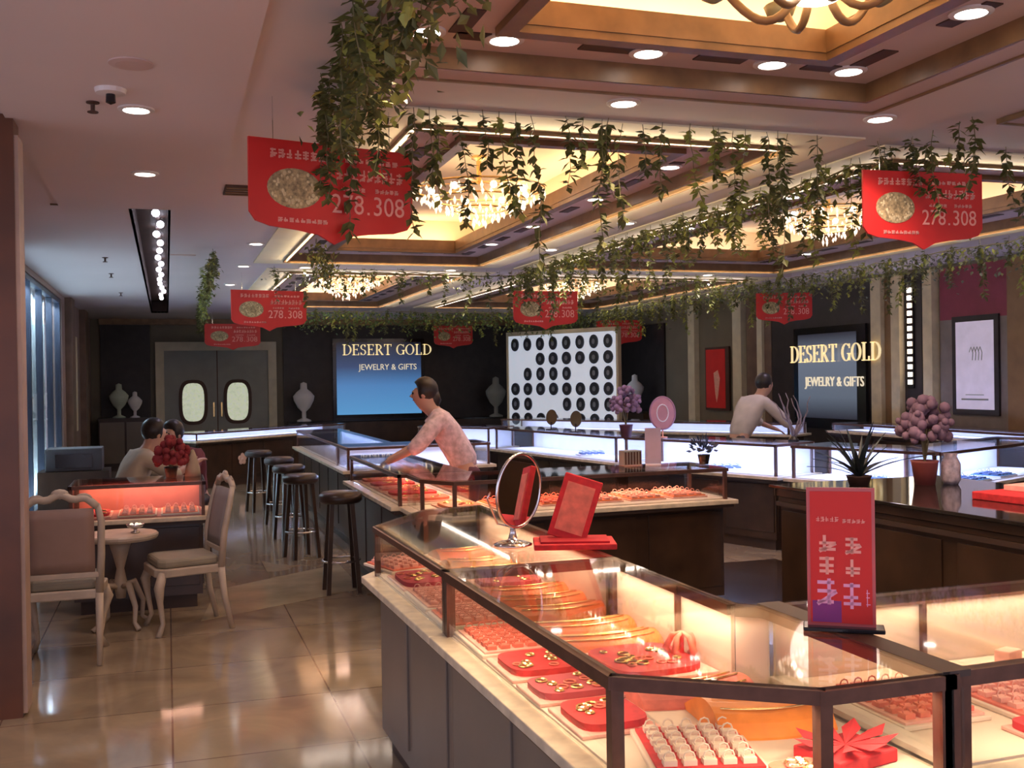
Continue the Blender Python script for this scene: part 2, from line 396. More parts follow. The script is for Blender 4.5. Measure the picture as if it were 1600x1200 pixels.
# back wall
wall_back = struct('wall_back', MB().box(XL, XR, YB, YB+.15, 0, ZC), M_OLIVE)
dk = MB().box(-1.28, -.32, YB-.05, YB, .6, 2.88).box(2.38, 7.6, YB-.05, YB, .5, 2.9)
struct('dark_panel', dk, M_DARKW, wall_back)
struct('header', MB().box(-1.3, 7.6, YB-.08, YB, 2.88, ZC), M_BROWN, wall_back)
# double door
door = struct('door_1', MB().box(-.05, 2.06, YB-.06, YB-.01, 0, 2.34), M_GREY)
struct('door_frame', MB().box(-.22, -.05, YB-.12, YB, 0, 2.52).box(2.06, 2.23, YB-.12, YB, 0, 2.52).box(-.05, 2.06, YB-.12, YB, 2.34, 2.52), M_CFRAME, door)
struct('centre_seam', MB().box(1.0, 1.02, YB-.07, YB-.055, 0, 2.34), M_DARKBR, door)
def oval(cx, cz, w_, h_, n=28, p=3.2):
    return [(cx+w_*math.copysign(abs(cos(2*PI*k/n))**(2/p), cos(2*PI*k/n)), cz+h_*math.copysign(abs(sin(2*PI*k/n))**(2/p), sin(2*PI*k/n))) for k in range(n)]
for cx in (.52, 1.42):
    struct('window_surround', MB().vprism(oval(cx, 1.26, .29, .47), YB-.09, YB-.06), M_DARKBR, door)
    struct('etched_glass', MB().vprism(oval(cx, 1.26, .22, .40), YB-.10, YB-.08), mat('etched_glass', (.75, .78, .62), .4, var=.4, scale=12, emit=(.62, .68, .50), es=.45), door)  # slight glow put into the glass for light coming from behind
struct('door_handle', MB().bar((.93, YB-.10, .95), (.93, YB-.10, 1.25), .03).bar((1.09, YB-.10, .95), (1.09, YB-.10, 1.25), .03), M_GOLD, door)
# right wall with panels and pilasters
wall_right = struct('wall_right', MB().box(XR, XR+.15, 0, YB+.15, 0, ZC), M_OLIVE)
def wr(name, y0, y1, z0, z1, th, mt): return struct(name, MB().box(XR-th, XR, y0, y1, z0, z1), mt, wall_right)
wr('cream_pilaster', 17.25, 17.5, 0, 2.95, .10, M_CFRAME)
wr('cream_pilaster', 15.6, 15.88, 0, 2.95, .10, M_CFRAME)
wr('brown_pilaster', 14.75, 15.5, 0, 2.95, .05, mat('brown_wood_panel', (.16, .10, .07), .5))
wr('cream_pilaster', 14.95, 15.1, 0, 2.95, .10, M_CFRAME)
wr('dark_panel', 12.14, 14.75, .4, 2.95, .04, M_DARKW)
wr('gold_pilaster', 11.93, 12.14, 0, 2.95, .12, mat('pale_gold', (.70, .58, .34), .4))
wr('brown_pilaster', 11.72, 11.92, 0, 2.95, .06, mat('gold_brown', (.24, .13, .05), .4))
wr('gold_pilaster', 11.55, 11.72, 0, 2.95, .12, mat('pale_gold', (.70, .58, .34), .4))
wr('dark_panel', 11.2, 11.53, 0, 2.95, .05, M_DARKW)
wr('gold_pilaster', 10.93, 11.1, 0, 2.95, .12, mat('pale_gold', (.70, .58, .34), .4))
wr('poster_panel', 9.72, 10.86, 0, 2.30, .05, mat('taupe_wall', (.22, .18, .15), .5))
wr('plum_panel', 9.72, 10.86, 2.30, 2.95, .05, mat('plum_wall', (.26, .035, .06), .5))
wr('gold_brown_pilaster', 9.4, 9.68, 0, 2.95, .12, mat('gold_brown', (.24, .13, .05), .4))
wr('dark_panel', 18.6, 22.8, .4, 2.7, .04, M_DARKW)

# near door post at the left edge
pt = thing('door_post', 'dark brown wooden door post with cream edge at the left of the picture', 'post', (-.785, 5.82, 0))
MB().box(-.11, .08, -.1, .1, .0, 3.0).build('timber', mat('dark_red_wood', (.11, .035, .012), .35, var=.3, scale=3), pt)
MB().box(.08, .10, -.09, .1, .02, 2.9).build('edge_strip', mat('rose_cream_edge', (.40, .28, .22), .5), pt)
MB().box(-.24, -.11, -.1, .1, 0, 3.0).build('gilt_side', mat('ochre_side', (.50, .38, .14), .5), pt)

# ================================================================== CEILING LIGHTS
def downlight_proto():
    t = thing('downlight', 'round recessed downlight in the ceiling', 'ceiling light')
    MB().lathe([(.085, 0), (.085, -.008), (.062, -.012), (.062, 0)], n=20).build('trim_ring', M_TRIMW, t, smooth=False)
    MB().lathe([(.06, -.002), (.055, -.010), (.0, -.012)], n=20).build('bulb_face', M_LAMP, t)
    return t
DL = downlight_proto(); first = True
Zs, Zl = ZC-.02, ZC+.07
lights = [(-.12, 5.37, Zs, 8, PINK, 'nearest downlight in the plain ceiling above the left aisle, beside a smoke detector'),
 (-.11, 6.99, Zs, 8, PINK, 'second downlight in the plain ceiling above the left aisle, before the dark slot'),
 (.84, 10.42, ZC, 6, VIO, 'downlight left of the second coffer, nearer of the pair in the middle distance'),
 (.86, 12.44, ZC, 6, VIO, 'downlight left of the second coffer, farther of the pair in the middle distance'),
 (.84, 14.8, ZC, 5, VIO, 'small far downlight above the left aisle, behind the red hanging sign'),
 (2.15, 4.72, ZC, 10, WARM, 'downlight in the ceiling between the near coffer and the second coffer'),
 (3.60, 4.66, ZC, 10, PINK, 'downlight beside the right corner of the near coffer'),
 (3.74, 3.50, ZC, 10, PINK, 'downlight right of the near coffer, at the right edge of the picture'),
 (1.02, 4.16, Zl, 5, WARM, 'unlit-looking pale disc lamp in the far left corner of the near coffer ledge'),
 (1.36, 4.17, Zl, 8, WARM, 'leftmost bright downlight on the near coffer ledge'),
 (2.02, 4.17, Zl, 8, WARM, 'bright downlight at the middle of the near coffer ledge, below the chandelier'),
 (2.64, 4.17, Zl, 8, WARM, 'downlight on the near coffer ledge just left of its right corner'),
 (3.05, 4.17, Zl, 8, WARM, 'downlight in the right corner of the near coffer ledge'),
 (3.03, 3.36, Zl, 8, WARM, 'downlight on the right-hand ledge of the near coffer'),
 (2.86, 5.68, Zl, 5, WARM, 'downlight on the near ledge of the second coffer'),
 (3.25, 7.7, Zl, 6, PINK, 'downlight on the right ledge of the second coffer, middle one of the ledge'),
 (3.25, 9.2, Zl, 6, PINK, 'downlight on the right ledge of the second coffer beyond its middle'),
 (3.25, 10.5, Zl, 6, PINK, 'farthest downlight on the right ledge of the second coffer'),
 (3.25, 6.4, Zl, 6, PINK, 'nearest downlight on the right ledge of the second coffer'),
 (3.80, 8.31, ZC-.012, 7, VIO, 'downlight in the ceiling strip between the second and the right coffer, nearer one'),
 (3.80, 10.2, ZC-.012, 7, VIO, 'downlight in the ceiling strip between the second and the right coffer, farther one'),
 (4.75, 7.25, Zl, 6, VIO, 'downlight on the left ledge of the right coffer, nearer one'),
 (4.75, 9.0, Zl, 6, VIO, 'downlight on the left ledge of the right coffer, farther one'),
 (5.90, 5.88, Zl, 6, PINK, 'downlight on the near ledge of the right coffer'),
 (7.15, 8.6, Zl, 6, VIO, 'downlight on the right ledge of the right coffer, nearer one'),
 (7.15, 10.6, Zl, 6, VIO, 'downlight on the right ledge of the right coffer, farther one'),
 (1.55, 12.35, ZC-.012, 5, VIO, 'downlight between the second coffer and the far left coffer, left one'),
 (3.3, 12.35, ZC-.012, 5, VIO, 'downlight between the second coffer and the far left coffer, right one'),
 (6.8, 12.35, ZC-.012, 5, VIO, 'downlight between the right coffer and the far right coffer')]
for (x, y, z, p, c, lab) in lights:
    o = DL if first else dup(DL)
    o.location = (x, y, z-.001); o['label'] = lab
    first = False
    spot('downlight_beam', (x, y, z-.03), p*4.2, c)
# ceiling fittings
def cyl_thing(name, lab, cat, loc, rr, h, mt, drop=0):
    o = MB().lathe([(rr, 0), (rr, -h*.5), (rr*.7, -h), (0, -h)], n=18).build(name, mt); o.location = loc
    return tag(o, lab, cat)
cyl_thing('ceiling_speaker', 'flat round pale disc in the ceiling above the smoke detector', 'speaker', (-.12, 4.62, ZC-.02), .09, .01, M_PINKC)
sk = thing('smoke_detector', 'small round smoke detector with dark sensor hanging by the nearest aisle downlight', 'smoke detector', (-.22, 5.05, ZC-.02))
MB().lathe([(.07, 0), (.065, -.02), (.0, -.025)], n=16).build('base', M_TRIMW, sk)
MB().lathe([(.02, -.02), (.022, -.06), (0, -.07)], n=10).build('sensor', M_BLACK, sk)
s2 = thing('sprinkler', 'small brass sprinkler head left of the nearest aisle downlight', 'sprinkler', (-.31, 5.30, ZC-.02))
MB().lathe([(.03, 0), (.03, -.006), (.01, -.01), (.01, -.04), (.025, -.045), (.025, -.05)], n=12).build('head', M_DARKBR, s2)
for k, (x, y, lab) in enumerate([(-.60, 11.9, 'small sprinkler in the panel left of the dark ceiling slot, nearest of three'), (-.62, 13.6, 'small sprinkler in the panel left of the dark ceiling slot, middle of three'), (-.62, 16.4, 'small sprinkler in the panel left of the dark ceiling slot, farthest of three')]):
    o = dup(s2, (x, y, ZC), 0, lab)
o = MB().box(-.13, .13, -.17, .17, -.015, 0).build('ceiling_vent', M_DARKBR); o.location = (.53, 7.55, ZC)
for k in range(4): MB().box(-.12, .12, -.14+k*.085, -.12+k*.085, -.022, -.014).build('slat', M_BROWN, o)
tag(o, 'dark square ceiling vent just left of the large red hanging sign', 'vent')
o = MB().box(-.13, .13, -.13, .13, -.012, 0).build('ceiling_hatch', M_CEIL); o.location = (.18, 11.6, ZC)
tag(o, 'plain square access hatch in the ceiling right of the dark slot', 'hatch')

# chandeliers
ch = thing('chandelier', 'bronze chandelier with curled arms and flower shades in the near coffer', 'chandelier', (2.28, 3.30, 3.02))
MB().tube([(0,0,.44),(0,0,.12)], .014).lathe([(.0,.0),(.05,.02),(.03,.06),(.06,.12),(.02,.16)], n=14).build('stem', M_BROWN, ch, smooth=True)
MB().lathe([(.0, -.02), (.08, 0), (.12, .05), (.13, .08)], n=24).build('bowl', M_BULB, ch, smooth=True)
for k in range(6):
    a = k*PI/3+.3; dx, dy = cos(a), sin(a)
    pts = []
    for q in range(13):
        tq = q/12; pts.append((dx*(.04+.34*tq), dy*(.04+.34*tq), .10-.17*sin(PI*tq**.8)+.05*tq))
    for q in range(1, 9):
        aq = q*.55; rr_ = .05-.004*q; pts.append((dx*(.38-rr_*sin(aq)*.9), dy*(.38-rr_*sin(aq)*.9), .15+rr_*(1-cos(aq))))
    arm = MB().tube(pts, [.016]*13+[.012-.001*q for q in range(8)], 6).build('arm', M_BROWN, ch, smooth=True)
    MB().lathe([(.015, 0), (.05, .02), (.065, .06), (.05, .07)], (dx*.38, dy*.38, .05), n=12).build('flower_shade', mat('olive_bronze', (.25, .22, .12), .4), arm, smooth=True)
spot('chandelier_light', (2.28, 3.30, 3.0), 25, WARM, 160)
def crystal_chandelier(loc, rad, lab, pw, col, g):
    c = thing('crystal_chandelier', lab, 'chandelier', loc)
    MB().lathe([(.06, .34), (.06, .30), (.02, .28), (.02, .1)], n=12).build('canopy', M_GOLD, c)
    fr = MB()
    for rr, zz in ((rad, .06), (rad*.7, -.02), (rad*.4, -.10)):
        fr.tube([(rr*cos(2*PI*k/28), rr*sin(2*PI*k/28), zz) for k in range(28)], .008, 5, closed=True)
    for k in range(6): fr.bar((0,0,.12), (rad*cos(k*PI/3), rad*sin(k*PI/3), .06), .008)
    fr.build('frame', M_GOLD, c)
    cr = MB()
    for rr, zz, nn in ((rad, .04, 40), (rad*.85, .0, 34), (rad*.7, -.04, 28), (rad*.5, -.09, 20), (rad*.3, -.14, 12), (.05, -.18, 5)):
        for k in range(nn):
            a = 2*PI*k/nn+g.random()*.1; x, y = rr*cos(a), rr*sin(a); h = g.uniform(.04, .08); q = .014
            cr.add([(x, y, zz), (x+q, y, zz-h/2), (x, y+q, zz-h/2), (x-q, y, zz-h/2), (x, y-q, zz-h/2), (x, y, zz-h)],
                   [(0,1,2),(0,2,3),(0,3,4),(0,4,1),(5,2,1),(5,3,2),(5,4,3),(5,1,4)])
    o = cr.build('crystal_drops', M_CRYS, c); o['kind'] = 'stuff'
    for k in range(8):
        MB().ball((rad*.75*cos(k*PI/4), rad*.75*sin(k*PI/4), .03), .028, n=8, m=5).build('bulb', M_BULB, c, smooth=True)
    l = bpy.data.lights.new('chandelier_light', 'POINT'); l.energy = pw; l.color = col; l.shadow_soft_size = rad*.8
    lo = bpy.data.objects.new('chandelier_light', l); COL.objects.link(lo); lo.location = (loc[0], loc[1], loc[2]-.12)
crystal_chandelier((2.38, 8.0, 3.10), .52, 'round crystal chandelier glittering in the second coffer above the centre', 14, WARM, rng)
crystal_chandelier((5.9, 8.4, 3.10), .50, 'round crystal chandelier in the right coffer beside the right red sign', 12, PINK, rng)
crystal_chandelier((2.55, 15.6, 3.10), .50, 'crystal chandelier in the far left coffer above the blue screen', 12, PINK, rng)
crystal_chandelier((6.2, 15.6, 3.10), .50, 'crystal chandelier in the far right coffer above the white display board', 12, PINK, rng)

# ================================================================== DISPLAY COUNTERS
def counter(lab, poly, zb=.78, zt=1.0, body=None, rail=.024, posts=None, boards=(), glow=WARM, power=3, led=None, ledge=M_LEDGE, interior=None, top='glass', panels=True, out=.05, cat='display case', rails=None, flush=()):
    poly = ccw([tuple(p) for p in poly]); body = body or M_DBODY
    cx = sum(p[0] for p in poly)/len(poly); cy = sum(p[1] for p in poly)/len(poly)
    t = thing('display_counter', lab, cat, (cx, cy, 0)); n = len(poly)
    inn = offset(poly, -.02)
    def off_(d): return offset(poly, d, flush)
    MB().prism(off_(.0-.03), .10, zb-.05).build('body', body, t, world=True)
    MB().prism(off_(-.07), 0, .10).build('plinth', M_GROOVE, t, world=True)
    MB().prism(off_(out*.5), zb-.055, zb-.03).build('moulding', M_GROOVE, t, world=True)
    MB().prism(off_(out), zb-.03, zb).build('ledge', ledge, t, world=True, bevel=.004)
    MB().prism(offset(poly, -.025), zb, zb+.006).build('deck', interior or M_PAPER, t, world=True)
    edges = [(poly[i], poly[(i+1) % n]) for i in range(n)]
    for i, (a, b) in enumerate(edges):
        A, B = Vector((*a, 0)), Vector((*b, 0)); L = (B-A).length
        if L < .02: continue
        d = (B-A).normalized(); nn = Vector((d.y, -d.x, 0))
        off = -nn*.012
        if i in boards:
            MB().bar(A+off+Vector((0,0,(zb+zt)/2)), B+off+Vector((0,0,(zb+zt)/2)), .012, zt-zb-.01).build('back_board', interior or M_PAPER, t, world=True)
        else:
            MB().bar(A+off+Vector((0,0,(zb+zt)/2)), B+off+Vector((0,0,(zb+zt)/2)), .006, zt-zb-.01).build('glass_pane', GLASS, t, world=True)
        if rails is None or i in rails:
            MB().bar(A+Vector((0,0,zt-rail/2))-nn*rail/2, B+Vector((0,0,zt-rail/2))-nn*rail/2, rail, rail).build('top_rail', M_RAIL, t, world=True)
        if panels and L > .5 and zb > .5:
            k = max(1, round(L/.75)); pm = MB()
            for j in range(k):
                p0 = A+d*(L*j/k+.05); p1 = A+d*(L*(j+1)/k-.05); o2 = -nn*.027
                pm.bar(p0+o2+Vector((0,0,(zb-.05+.14)/2)), p1+o2+Vector((0,0,(zb-.05+.14)/2)), .012, zb-.05-.20)
            pm.build('door_panel', M_BODY if body is M_BODY else body, t, world=True, bevel=.003)
    for i, p in enumerate(poly):
        if posts is None or i in posts:
            q = inn[i]; MB().box(q[0]-rail/2, q[0]+rail/2, q[1]-rail/2, q[1]+rail/2, zb, zt-.002).build('post', M_RAIL, t, world=True)
    if top == 'glass': MB().prism(offset(poly, -.01), zt, zt+.006).build('glass_top', GLASS, t, world=True)
    else: MB().prism(offset(poly, .02), zt, zt+.02).build('stone_top', top, t, world=True, bevel=.004)
    return t
def case_light(x, y, z, L, ang, power, col, wd=.08, tilt=0):
    # small LED bar under the top rail, shining down into the case
    o = area('case_led', (x, y, z), L, power, col, (tilt, 0, ang), sy=wd, spread=R(170))
    return o

# island A, nearest: left leg (two units) and front leg
A2 = counter('display case in the near island, far unit of its left side, behind the round mirror',
   [(.88, 3.472), (1.53, 3.472), (1.53, 5.2), (1.2, 5.12), (.86, 4.64)], body=M_BODY, boards=(1,), flush=(0,))
A1 = counter('large corner display case nearest the camera with chamfered glass corner and red and orange trays',
   [(.90, 2.10), (1.27, 1.84), (1.60, 1.84), (1.60, 2.58), (1.53, 2.64), (1.53, 3.47), (.88, 3.47)], body=M_BODY, rail=.03, boards=(3, 4), posts=(0, 1, 2, 5, 6), flush=(2, 5))
A3 = counter('near island display case running off the right edge behind the thick corner post',
   [(1.62, 1.86), (4.3, 1.92), (4.3, 2.62), (1.62, 2.60)], body=M_BODY, rail=.034, boards=(2,), posts=(0, 1, 2), flush=(3,))
MB().prism([(1.572, 1.85), (1.645, 1.85), (1.645, 2.6), (1.572, 2.6)], .992, 1.0065).build('joint_cover', M_GROOVE, A3, world=True)
MB().prism([(1.60, 1.88), (1.66, 1.88), (1.66, 2.58), (1.60, 2.58)], .786, .80).build('divider', M_PAPER, A3, world=True)
MB().box(1.572, 1.612, 1.845, 1.885, .78, 1.0).build('post', M_RAIL, A1, world=True)
pm = MB()
for (x, y) in ((2.12, 2.59), (2.7, 2.595)): pm.box(x-.008, x+.008, y-.02, y-.005, .79, 1.0)
pm.build('board_joint', M_RAIL, A3, world=True)
pm = MB()
for (x, y) in ((1.51, 2.95), ): pm.box(x-.015, x, y-.008, y+.008, .79, 1.0)
pm.build('board_joint', M_RAIL, A1, world=True)
A4 = counter('dark right side of the near island, black glossy top with pots and red box',
   [(3.55, 2.70), (4.6, 2.70), (4.6, 5.45), (3.42, 5.45)], body=M_DBODY, top=M_BLKTOP, zb=.93, zt=.98, ledge=M_DBODY, rails=(), posts=(), boards=(0,1,2,3), interior=M_DBODY, out=-.02)
for (x, y, L, ang, p) in ((.93, 2.8, .05, 0, 0),): pass
case_light(1.46, 3.0, .975, .05, 0, 3.0, WARM, wd=.9); case_light(.93, 2.8, .965, .03, 0, 2.2, WARM, wd=1.2)
case_light(1.3, 1.90, .965, .5, 0, 2.2, WARM, wd=.03)
case_light(1.46, 4.35, .975, .05, 0, 3, WARM, wd=1.4); case_light(2.9, 2.55, .975, 2.4, 0, 5.5, WARM, wd=.05); case_light(2.9, 1.93, .965, 2.4, 0, 4, WARM, wd=.03)
# island B
B1 = counter('second display case row, its front leg with orange trays behind the round mirror',
   [(1.56, 6.72), (1.72, 6.45), (3.75, 6.55), (3.75, 7.12), (1.56, 7.12)], posts=(0, 1, 2, 3), boards=(), flush=(3,))
B2 = counter('second display case row, its left leg with red trays running away beside the stools',
   [(1.50, 7.122), (2.02, 7.122), (2.02, 9.15), (1.50, 9.15)], posts=(0, 3), flush=(0,))
case_light(2.7, 6.98, .975, 1.9, 0, 7, (1, .55, .35), wd=.05); case_light(1.94, 8.1, .975, .05, 0, 5, (1, .5, .35), wd=1.9)
# cold lit rings
D1 = counter('blue-lit display case beyond the orange row, left of the person in pink', [(1.65, 10.2), (3.15, 10.32), (3.15, 10.898), (1.65, 10.898)], interior=M_WHITE, boards=(2,), flush=(2,))
D2 = counter('cold-lit display case running away on the left behind the stools', [(1.65, 10.9), (2.25, 10.9), (2.25, 14.4), (1.65, 14.4)], interior=M_WHITE, boards=(1,), flush=(0,))
area('case_led', (2.4, 10.74, .97), 1.3, 9, COLD, (R(-25), 0, 0), sy=.05); area('case_led', (2.18, 12.6, .97), .05, 8, COLD, (0, R(-20), 0), sy=3.2)
def seg_counter(lab, a, b, depth, side=1, **k):
    A, B = Vector(a), Vector(b); d = (B-A).normalized(); nn = Vector((-d.y, d.x))*side
    c_, e_ = B+nn*depth, A+nn*depth
    poly = [tuple(A), tuple(B), tuple(c_), tuple(e_)]
    t = counter(lab, poly, **k)
    return t, (A+B)/2+nn*depth*.82, d, (B-A).length, nn
def lit_seg(lab, a, b, depth, power, outline=None, **k):
    A, B = Vector(a), Vector(b); d = (B-A).normalized()
    nn = Vector((-d.y, d.x)); 
    pp = ccw(outline or [tuple(A), tuple(B), tuple(B+nn*depth), tuple(A+nn*depth)])
    # the back board is the edge opposite to A-B
    tgt = (A+B)/2+nn*depth; bi = min(range(4), key=lambda i: ((Vector(pp[i])+Vector(pp[(i+1) % 4]))/2-tgt).length)
    t = counter(lab, pp, interior=M_WHITE, boards=(bi,), **k)
    zt = k.get('zt', 1.0); L = (B-A).length; c = (A+B)/2+nn*depth*.55
    area('case_led', (c.x, c.y, zt-.03), L*.94, power, COLD, (R(10), 0, math.atan2(d.y, d.x)), sy=.08).data.energy *= .8
    return t
lit_seg('far cold-lit display case in the middle, left of the purple bouquet', (3.35, 14.5), (4.1, 13.5), .6, 5, zb=.72)
lit_seg('cold-lit display case in the middle distance behind the purple bouquet', (4.15, 13.4), (4.65, 10.55), .6, 16, zb=.72)
lit_seg('cold-lit display case behind the white card stand', (4.68, 10.4), (5.38, 8.52), .6, 18, zb=.70)
lit_seg('brightest cold-lit display case right of the small dark plant, behind the agave', (5.4, 8.42), (5.92, 7.0), .6, 18, zb=.70, outline=[(5.43, 8.36), (5.925, 6.99), (6.265, 7.79), (5.99, 8.56)])
lit_seg('cold-lit display case at the right edge with a blue tray inside', (5.97, 6.98), (8.1, 7.9), .6, 18, zb=.70, outline=[(5.935, 6.975), (8.1, 7.9), (7.86, 8.45), (6.285, 7.785)])
lit_seg('diagonal wall-side display case far behind under the white board', (5.15, 16.3), (7.85, 12.1), .55, 14, zb=.85)
lit_seg('wall-side display case along the right wall under the poster', (8.4, 11.95), (8.4, 8.6), .5, 12, zb=.90)
FL = lit_seg('far left counter with white-lit top and a flower emblem on its dark front', (.42, 16.9), (3.1, 19.2), .55, 14, zb=.76, zt=.88)
d_ = (Vector((3.1, 19.2))-Vector((.42, 16.9))).normalized()
em = MB()
for k in range(5):
    a = k*2*PI/5+PI/2; em.ball((.055*cos(a), 0, .055*sin(a)), .045, .008, .045, n=10, m=4)
em.ball((0, -.004, 0), .035, .010, .035)
eo = em.build('flower_emblem', mat('pale_rose_emblem', (.75, .55, .50), .4), FL); eo.rotation_euler = (0, 0, math.atan2(d_.y, d_.x))
pc = Vector((.42, 16.9))+d_*.95+Vector((d_.y, -d_.x))*.005; eo.location = (pc.x-FL.location.x, pc.y-FL.location.y, .42)
# left customer case
LC = counter('low display case with red and orange trays behind the white carved chairs', [(-.68, 8.05), (.26, 8.05), (.26, 8.65), (-.68, 8.65)], zb=.68, zt=.93, boards=(2,), interior=mat('salmon_lining', (.40, .13, .10), .7))
case_light(-.2, 8.55, .90, .85, 0, 2.4, (1, .50, .34), wd=.05)

# ================================================================== TRAYS AND JEWELLERY
def ring_tray(lab, loc, rz, w_, d_, rows, cols, frame=M_PAPER, pad=M_RED2, cush=M_PINK, group=None, jewel=M_GOLD):
    t = thing('ring_tray', lab, 'jewellery tray', loc, rz, group)
    MB().box(-w_/2, w_/2, -d_/2, d_/2, 0, .012).build('tray', frame, t, bevel=.003)
    MB().box(-w_/2+.012, w_/2-.012, -d_/2+.012, d_/2-.012, .012, .018).build('pad', pad, t)
    for i in range(rows):
        for j in range(cols):
            x = -w_/2+.02+(w_-.04)*(j+.5)/cols; y = -d_/2+.02+(d_-.04)*(i+.5)/rows
            sx, sy = (w_-.04)/cols*.34, (d_-.04)/rows*.30
            MB().box(x-sx, x+sx, y-sy, y+sy, .018, .030).tube([(x+sx*.8*cos(2*PI*k/8), y, .034+sx*.8*sin(2*PI*k/8)) for k in range(8)], .0022, 4, closed=True).build('ring_cushion', [cush], t)
    return t
def necklace_pad(lab, loc, rz, w_, d_, h=.035, mt=M_ORANGE, group=None):
    t = thing('necklace_display', lab, 'necklace display', loc, rz, group)
    n = 12; poly = [(-w_/2+w_*k/n, .006+h*sin(PI*k/n)**.7) for k in range(n+1)]
    a = [(-d_/2, .004)]
    prof = [(-d_/2+d_*k/n, .006+h*sin(PI*(k/n)**.75)) for k in range(n+1)]
    vs = []; fs = []
    m_ = 10
    for i in range(m_+1):
        x = -w_/2+w_*i/m_; bow = .03*(1-(2*i/m_-1)**2)
        for (y, z) in prof: vs.append((x, y-bow, z))
    K = len(prof)
    for i in range(m_):
        for j in range(K-1): fs.append((i*K+j, (i+1)*K+j, (i+1)*K+j+1, i*K+j+1))
    bb = len(vs)
    for i in range(m_+1):
        x = -w_/2+w_*i/m_; bow = .03*(1-(2*i/m_-1)**2); vs += [(x, -d_/2-bow, 0), (x, d_/2-bow, 0)]
    for i in range(m_):
        fs.append((bb+2*i, bb+2*i+1, bb+2*i+3, bb+2*i+2)); fs.append((bb+2*i, bb+2*i+2, (i+1)*K, i*K)); fs.append((bb+2*i+1, i*K+K-1, (i+1)*K+K-1, bb+2*i+3))
    fs.append(tuple([bb]+[j for j in range(K)]+[bb+1])); fs.append(tuple([bb+2*m_]+[m_*K+j for j in range(K)]+[bb+2*m_+1]))
    MB().add(vs, fs).build('pad', mt, t, smooth=False)
    for q in range(3):
        yy = -d_*.3+q*d_*.22; pts = []
        for k in range(13):
            x = -w_/2+.02+(w_-.04)*k/12; bow = .03*(1-(2*k/12-1)**2); s_ = (yy+d_/2)/d_
            z = .006+h*sin(PI*s_**.75)+.003; pts.append((x, yy-bow, z))
        MB().tube(pts, .0032, 5).build('gold_chain', M_GOLD, t, smooth=True)
    return t
def bangle_tray(lab, loc, rz, w_, d_, mt=M_RED, g=rng, n=9, group=None):
    t = thing('ornament_tray', lab, 'jewellery tray', loc, rz, group)
    MB().box(-w_/2, w_/2, -d_/2, d_/2, 0, .010).build('tray', M_PINK, t, bevel=.003)
    MB().prism(oval(0, 0, w_*.44, d_*.44, 20, 4), .010, .028).build('velvet_pad', mt, t)
    for k in range(n):
        x, y = g.uniform(-w_*.34, w_*.34), g.uniform(-d_*.32, d_*.32); rr = g.uniform(.010, .018)
        MB().tube([(x+rr*cos(2*PI*j/10), y+rr*sin(2*PI*j/10), .031) for j in range(10)], .003, 4, closed=True).build('bangle', M_GOLD if k % 3 else M_RED2, t)
    return t
zd = .786
ring_tray('pink and white checked ring tray at the far left corner of the near island', (1.03, 4.78, zd), .25, .27, .30, 5, 5)
necklace_pad('pale orange necklace pad behind the round mirror, farthest in the near island', (1.36, 4.98, zd), .1, .28, .18, mt=M_ORANGE)
necklace_pad('gold and orange necklace pad just left of the foot of the round mirror', (1.35, 4.68, zd), .05, .30, .20, mt=mat('amber_satin', (.75, .30, .10), .5, var=.2, scale=20))
necklace_pad('amber necklace pad under the foot of the round mirror', (1.35, 4.44, zd), .05, .30, .20, mt=mat('amber_satin', (.75, .30, .10), .5))
bangle_tray('dark pink ornament tray by the glass, second from the far end of the near island', (1.03, 4.38, zd), 0, .25, .34, mat('rose_velvet', (.50, .07, .09), .8), n=14)
ring_tray('blush ring tray by the glass beyond the thin post of the near island', (1.03, 3.99, zd), 0, .26, .36, 6, 5, pad=M_PINK)
bangle_tray('plum ornament tray between the orange pads and the mirror', (1.35, 4.20, zd), 0, .30, .22, mat('rose_velvet', (.50, .07, .09), .8), n=10)
for k, (y, lab) in enumerate([(3.98, 'orange necklace pad, farthest of the row along the back board of the near case'), (3.79, 'orange necklace pad, second from far along the back board of the near case'), (3.60, 'orange necklace pad, third from far, just beyond the case joint')]):
    necklace_pad(lab, (1.34, y, zd), 0, .34, .17)
for k, (y, lab) in enumerate([(3.35, 'orange necklace pad, nearest side of the case joint along the back board'), (3.15, 'orange necklace pad between the joint one and the red bangle tray')]):
    necklace_pad(lab, (1.33, y, zd), 0, .36, .18, h=.032)
ring_tray('coral ring tray by the glass just nearer than the thin post', (1.03, 3.64, zd), 0, .26, .28, 5, 5, pad=M_RED2)
ring_tray('checked gold and pink ring tray under the slanting glass rail', (1.04, 3.27, zd), 0, .26, .34, 6, 5, pad=M_PINK, cush=M_RED2)
bangle_tray('bright red ornament tray by the front glass, in the middle of the near case', (1.04, 2.95, zd), 0, .25, .26, n=12)
bangle_tray('long flat red ornament tray lying under the corner of the glass rail', (1.04, 2.69, zd), 0, .25, .20, mat('rose_velvet', (.50, .07, .09), .8), n=10)
bt_ = bangle_tray('large red tray of bangles against the back board in the middle of the near case', (1.34, 2.86, zd), .05, .32, .34, n=18)
bangle_tray('red ornament tray behind the chamfer post of the near case', (1.03, 2.44, zd), 0, .21, .24, n=10)
ring_tray('large checked ring tray with white cushions behind the chamfer post', (1.14, 2.15, zd), -.25, .26, .30, 6, 5, pad=M_RED, cush=M_PAPER)
necklace_pad('large bright orange necklace pad under the front glass rail of the near case', (1.40, 2.32, zd), -.12, .30, .26, h=.06, mt=mat('vivid_orange', (.9, .27, .03), .45, var=.15, scale=18, bump=.2))
necklace_pad('coral necklace pad lying behind the vivid orange one', (1.33, 2.57, zd), .0, .34, .20, h=.035, mt=M_RED2)
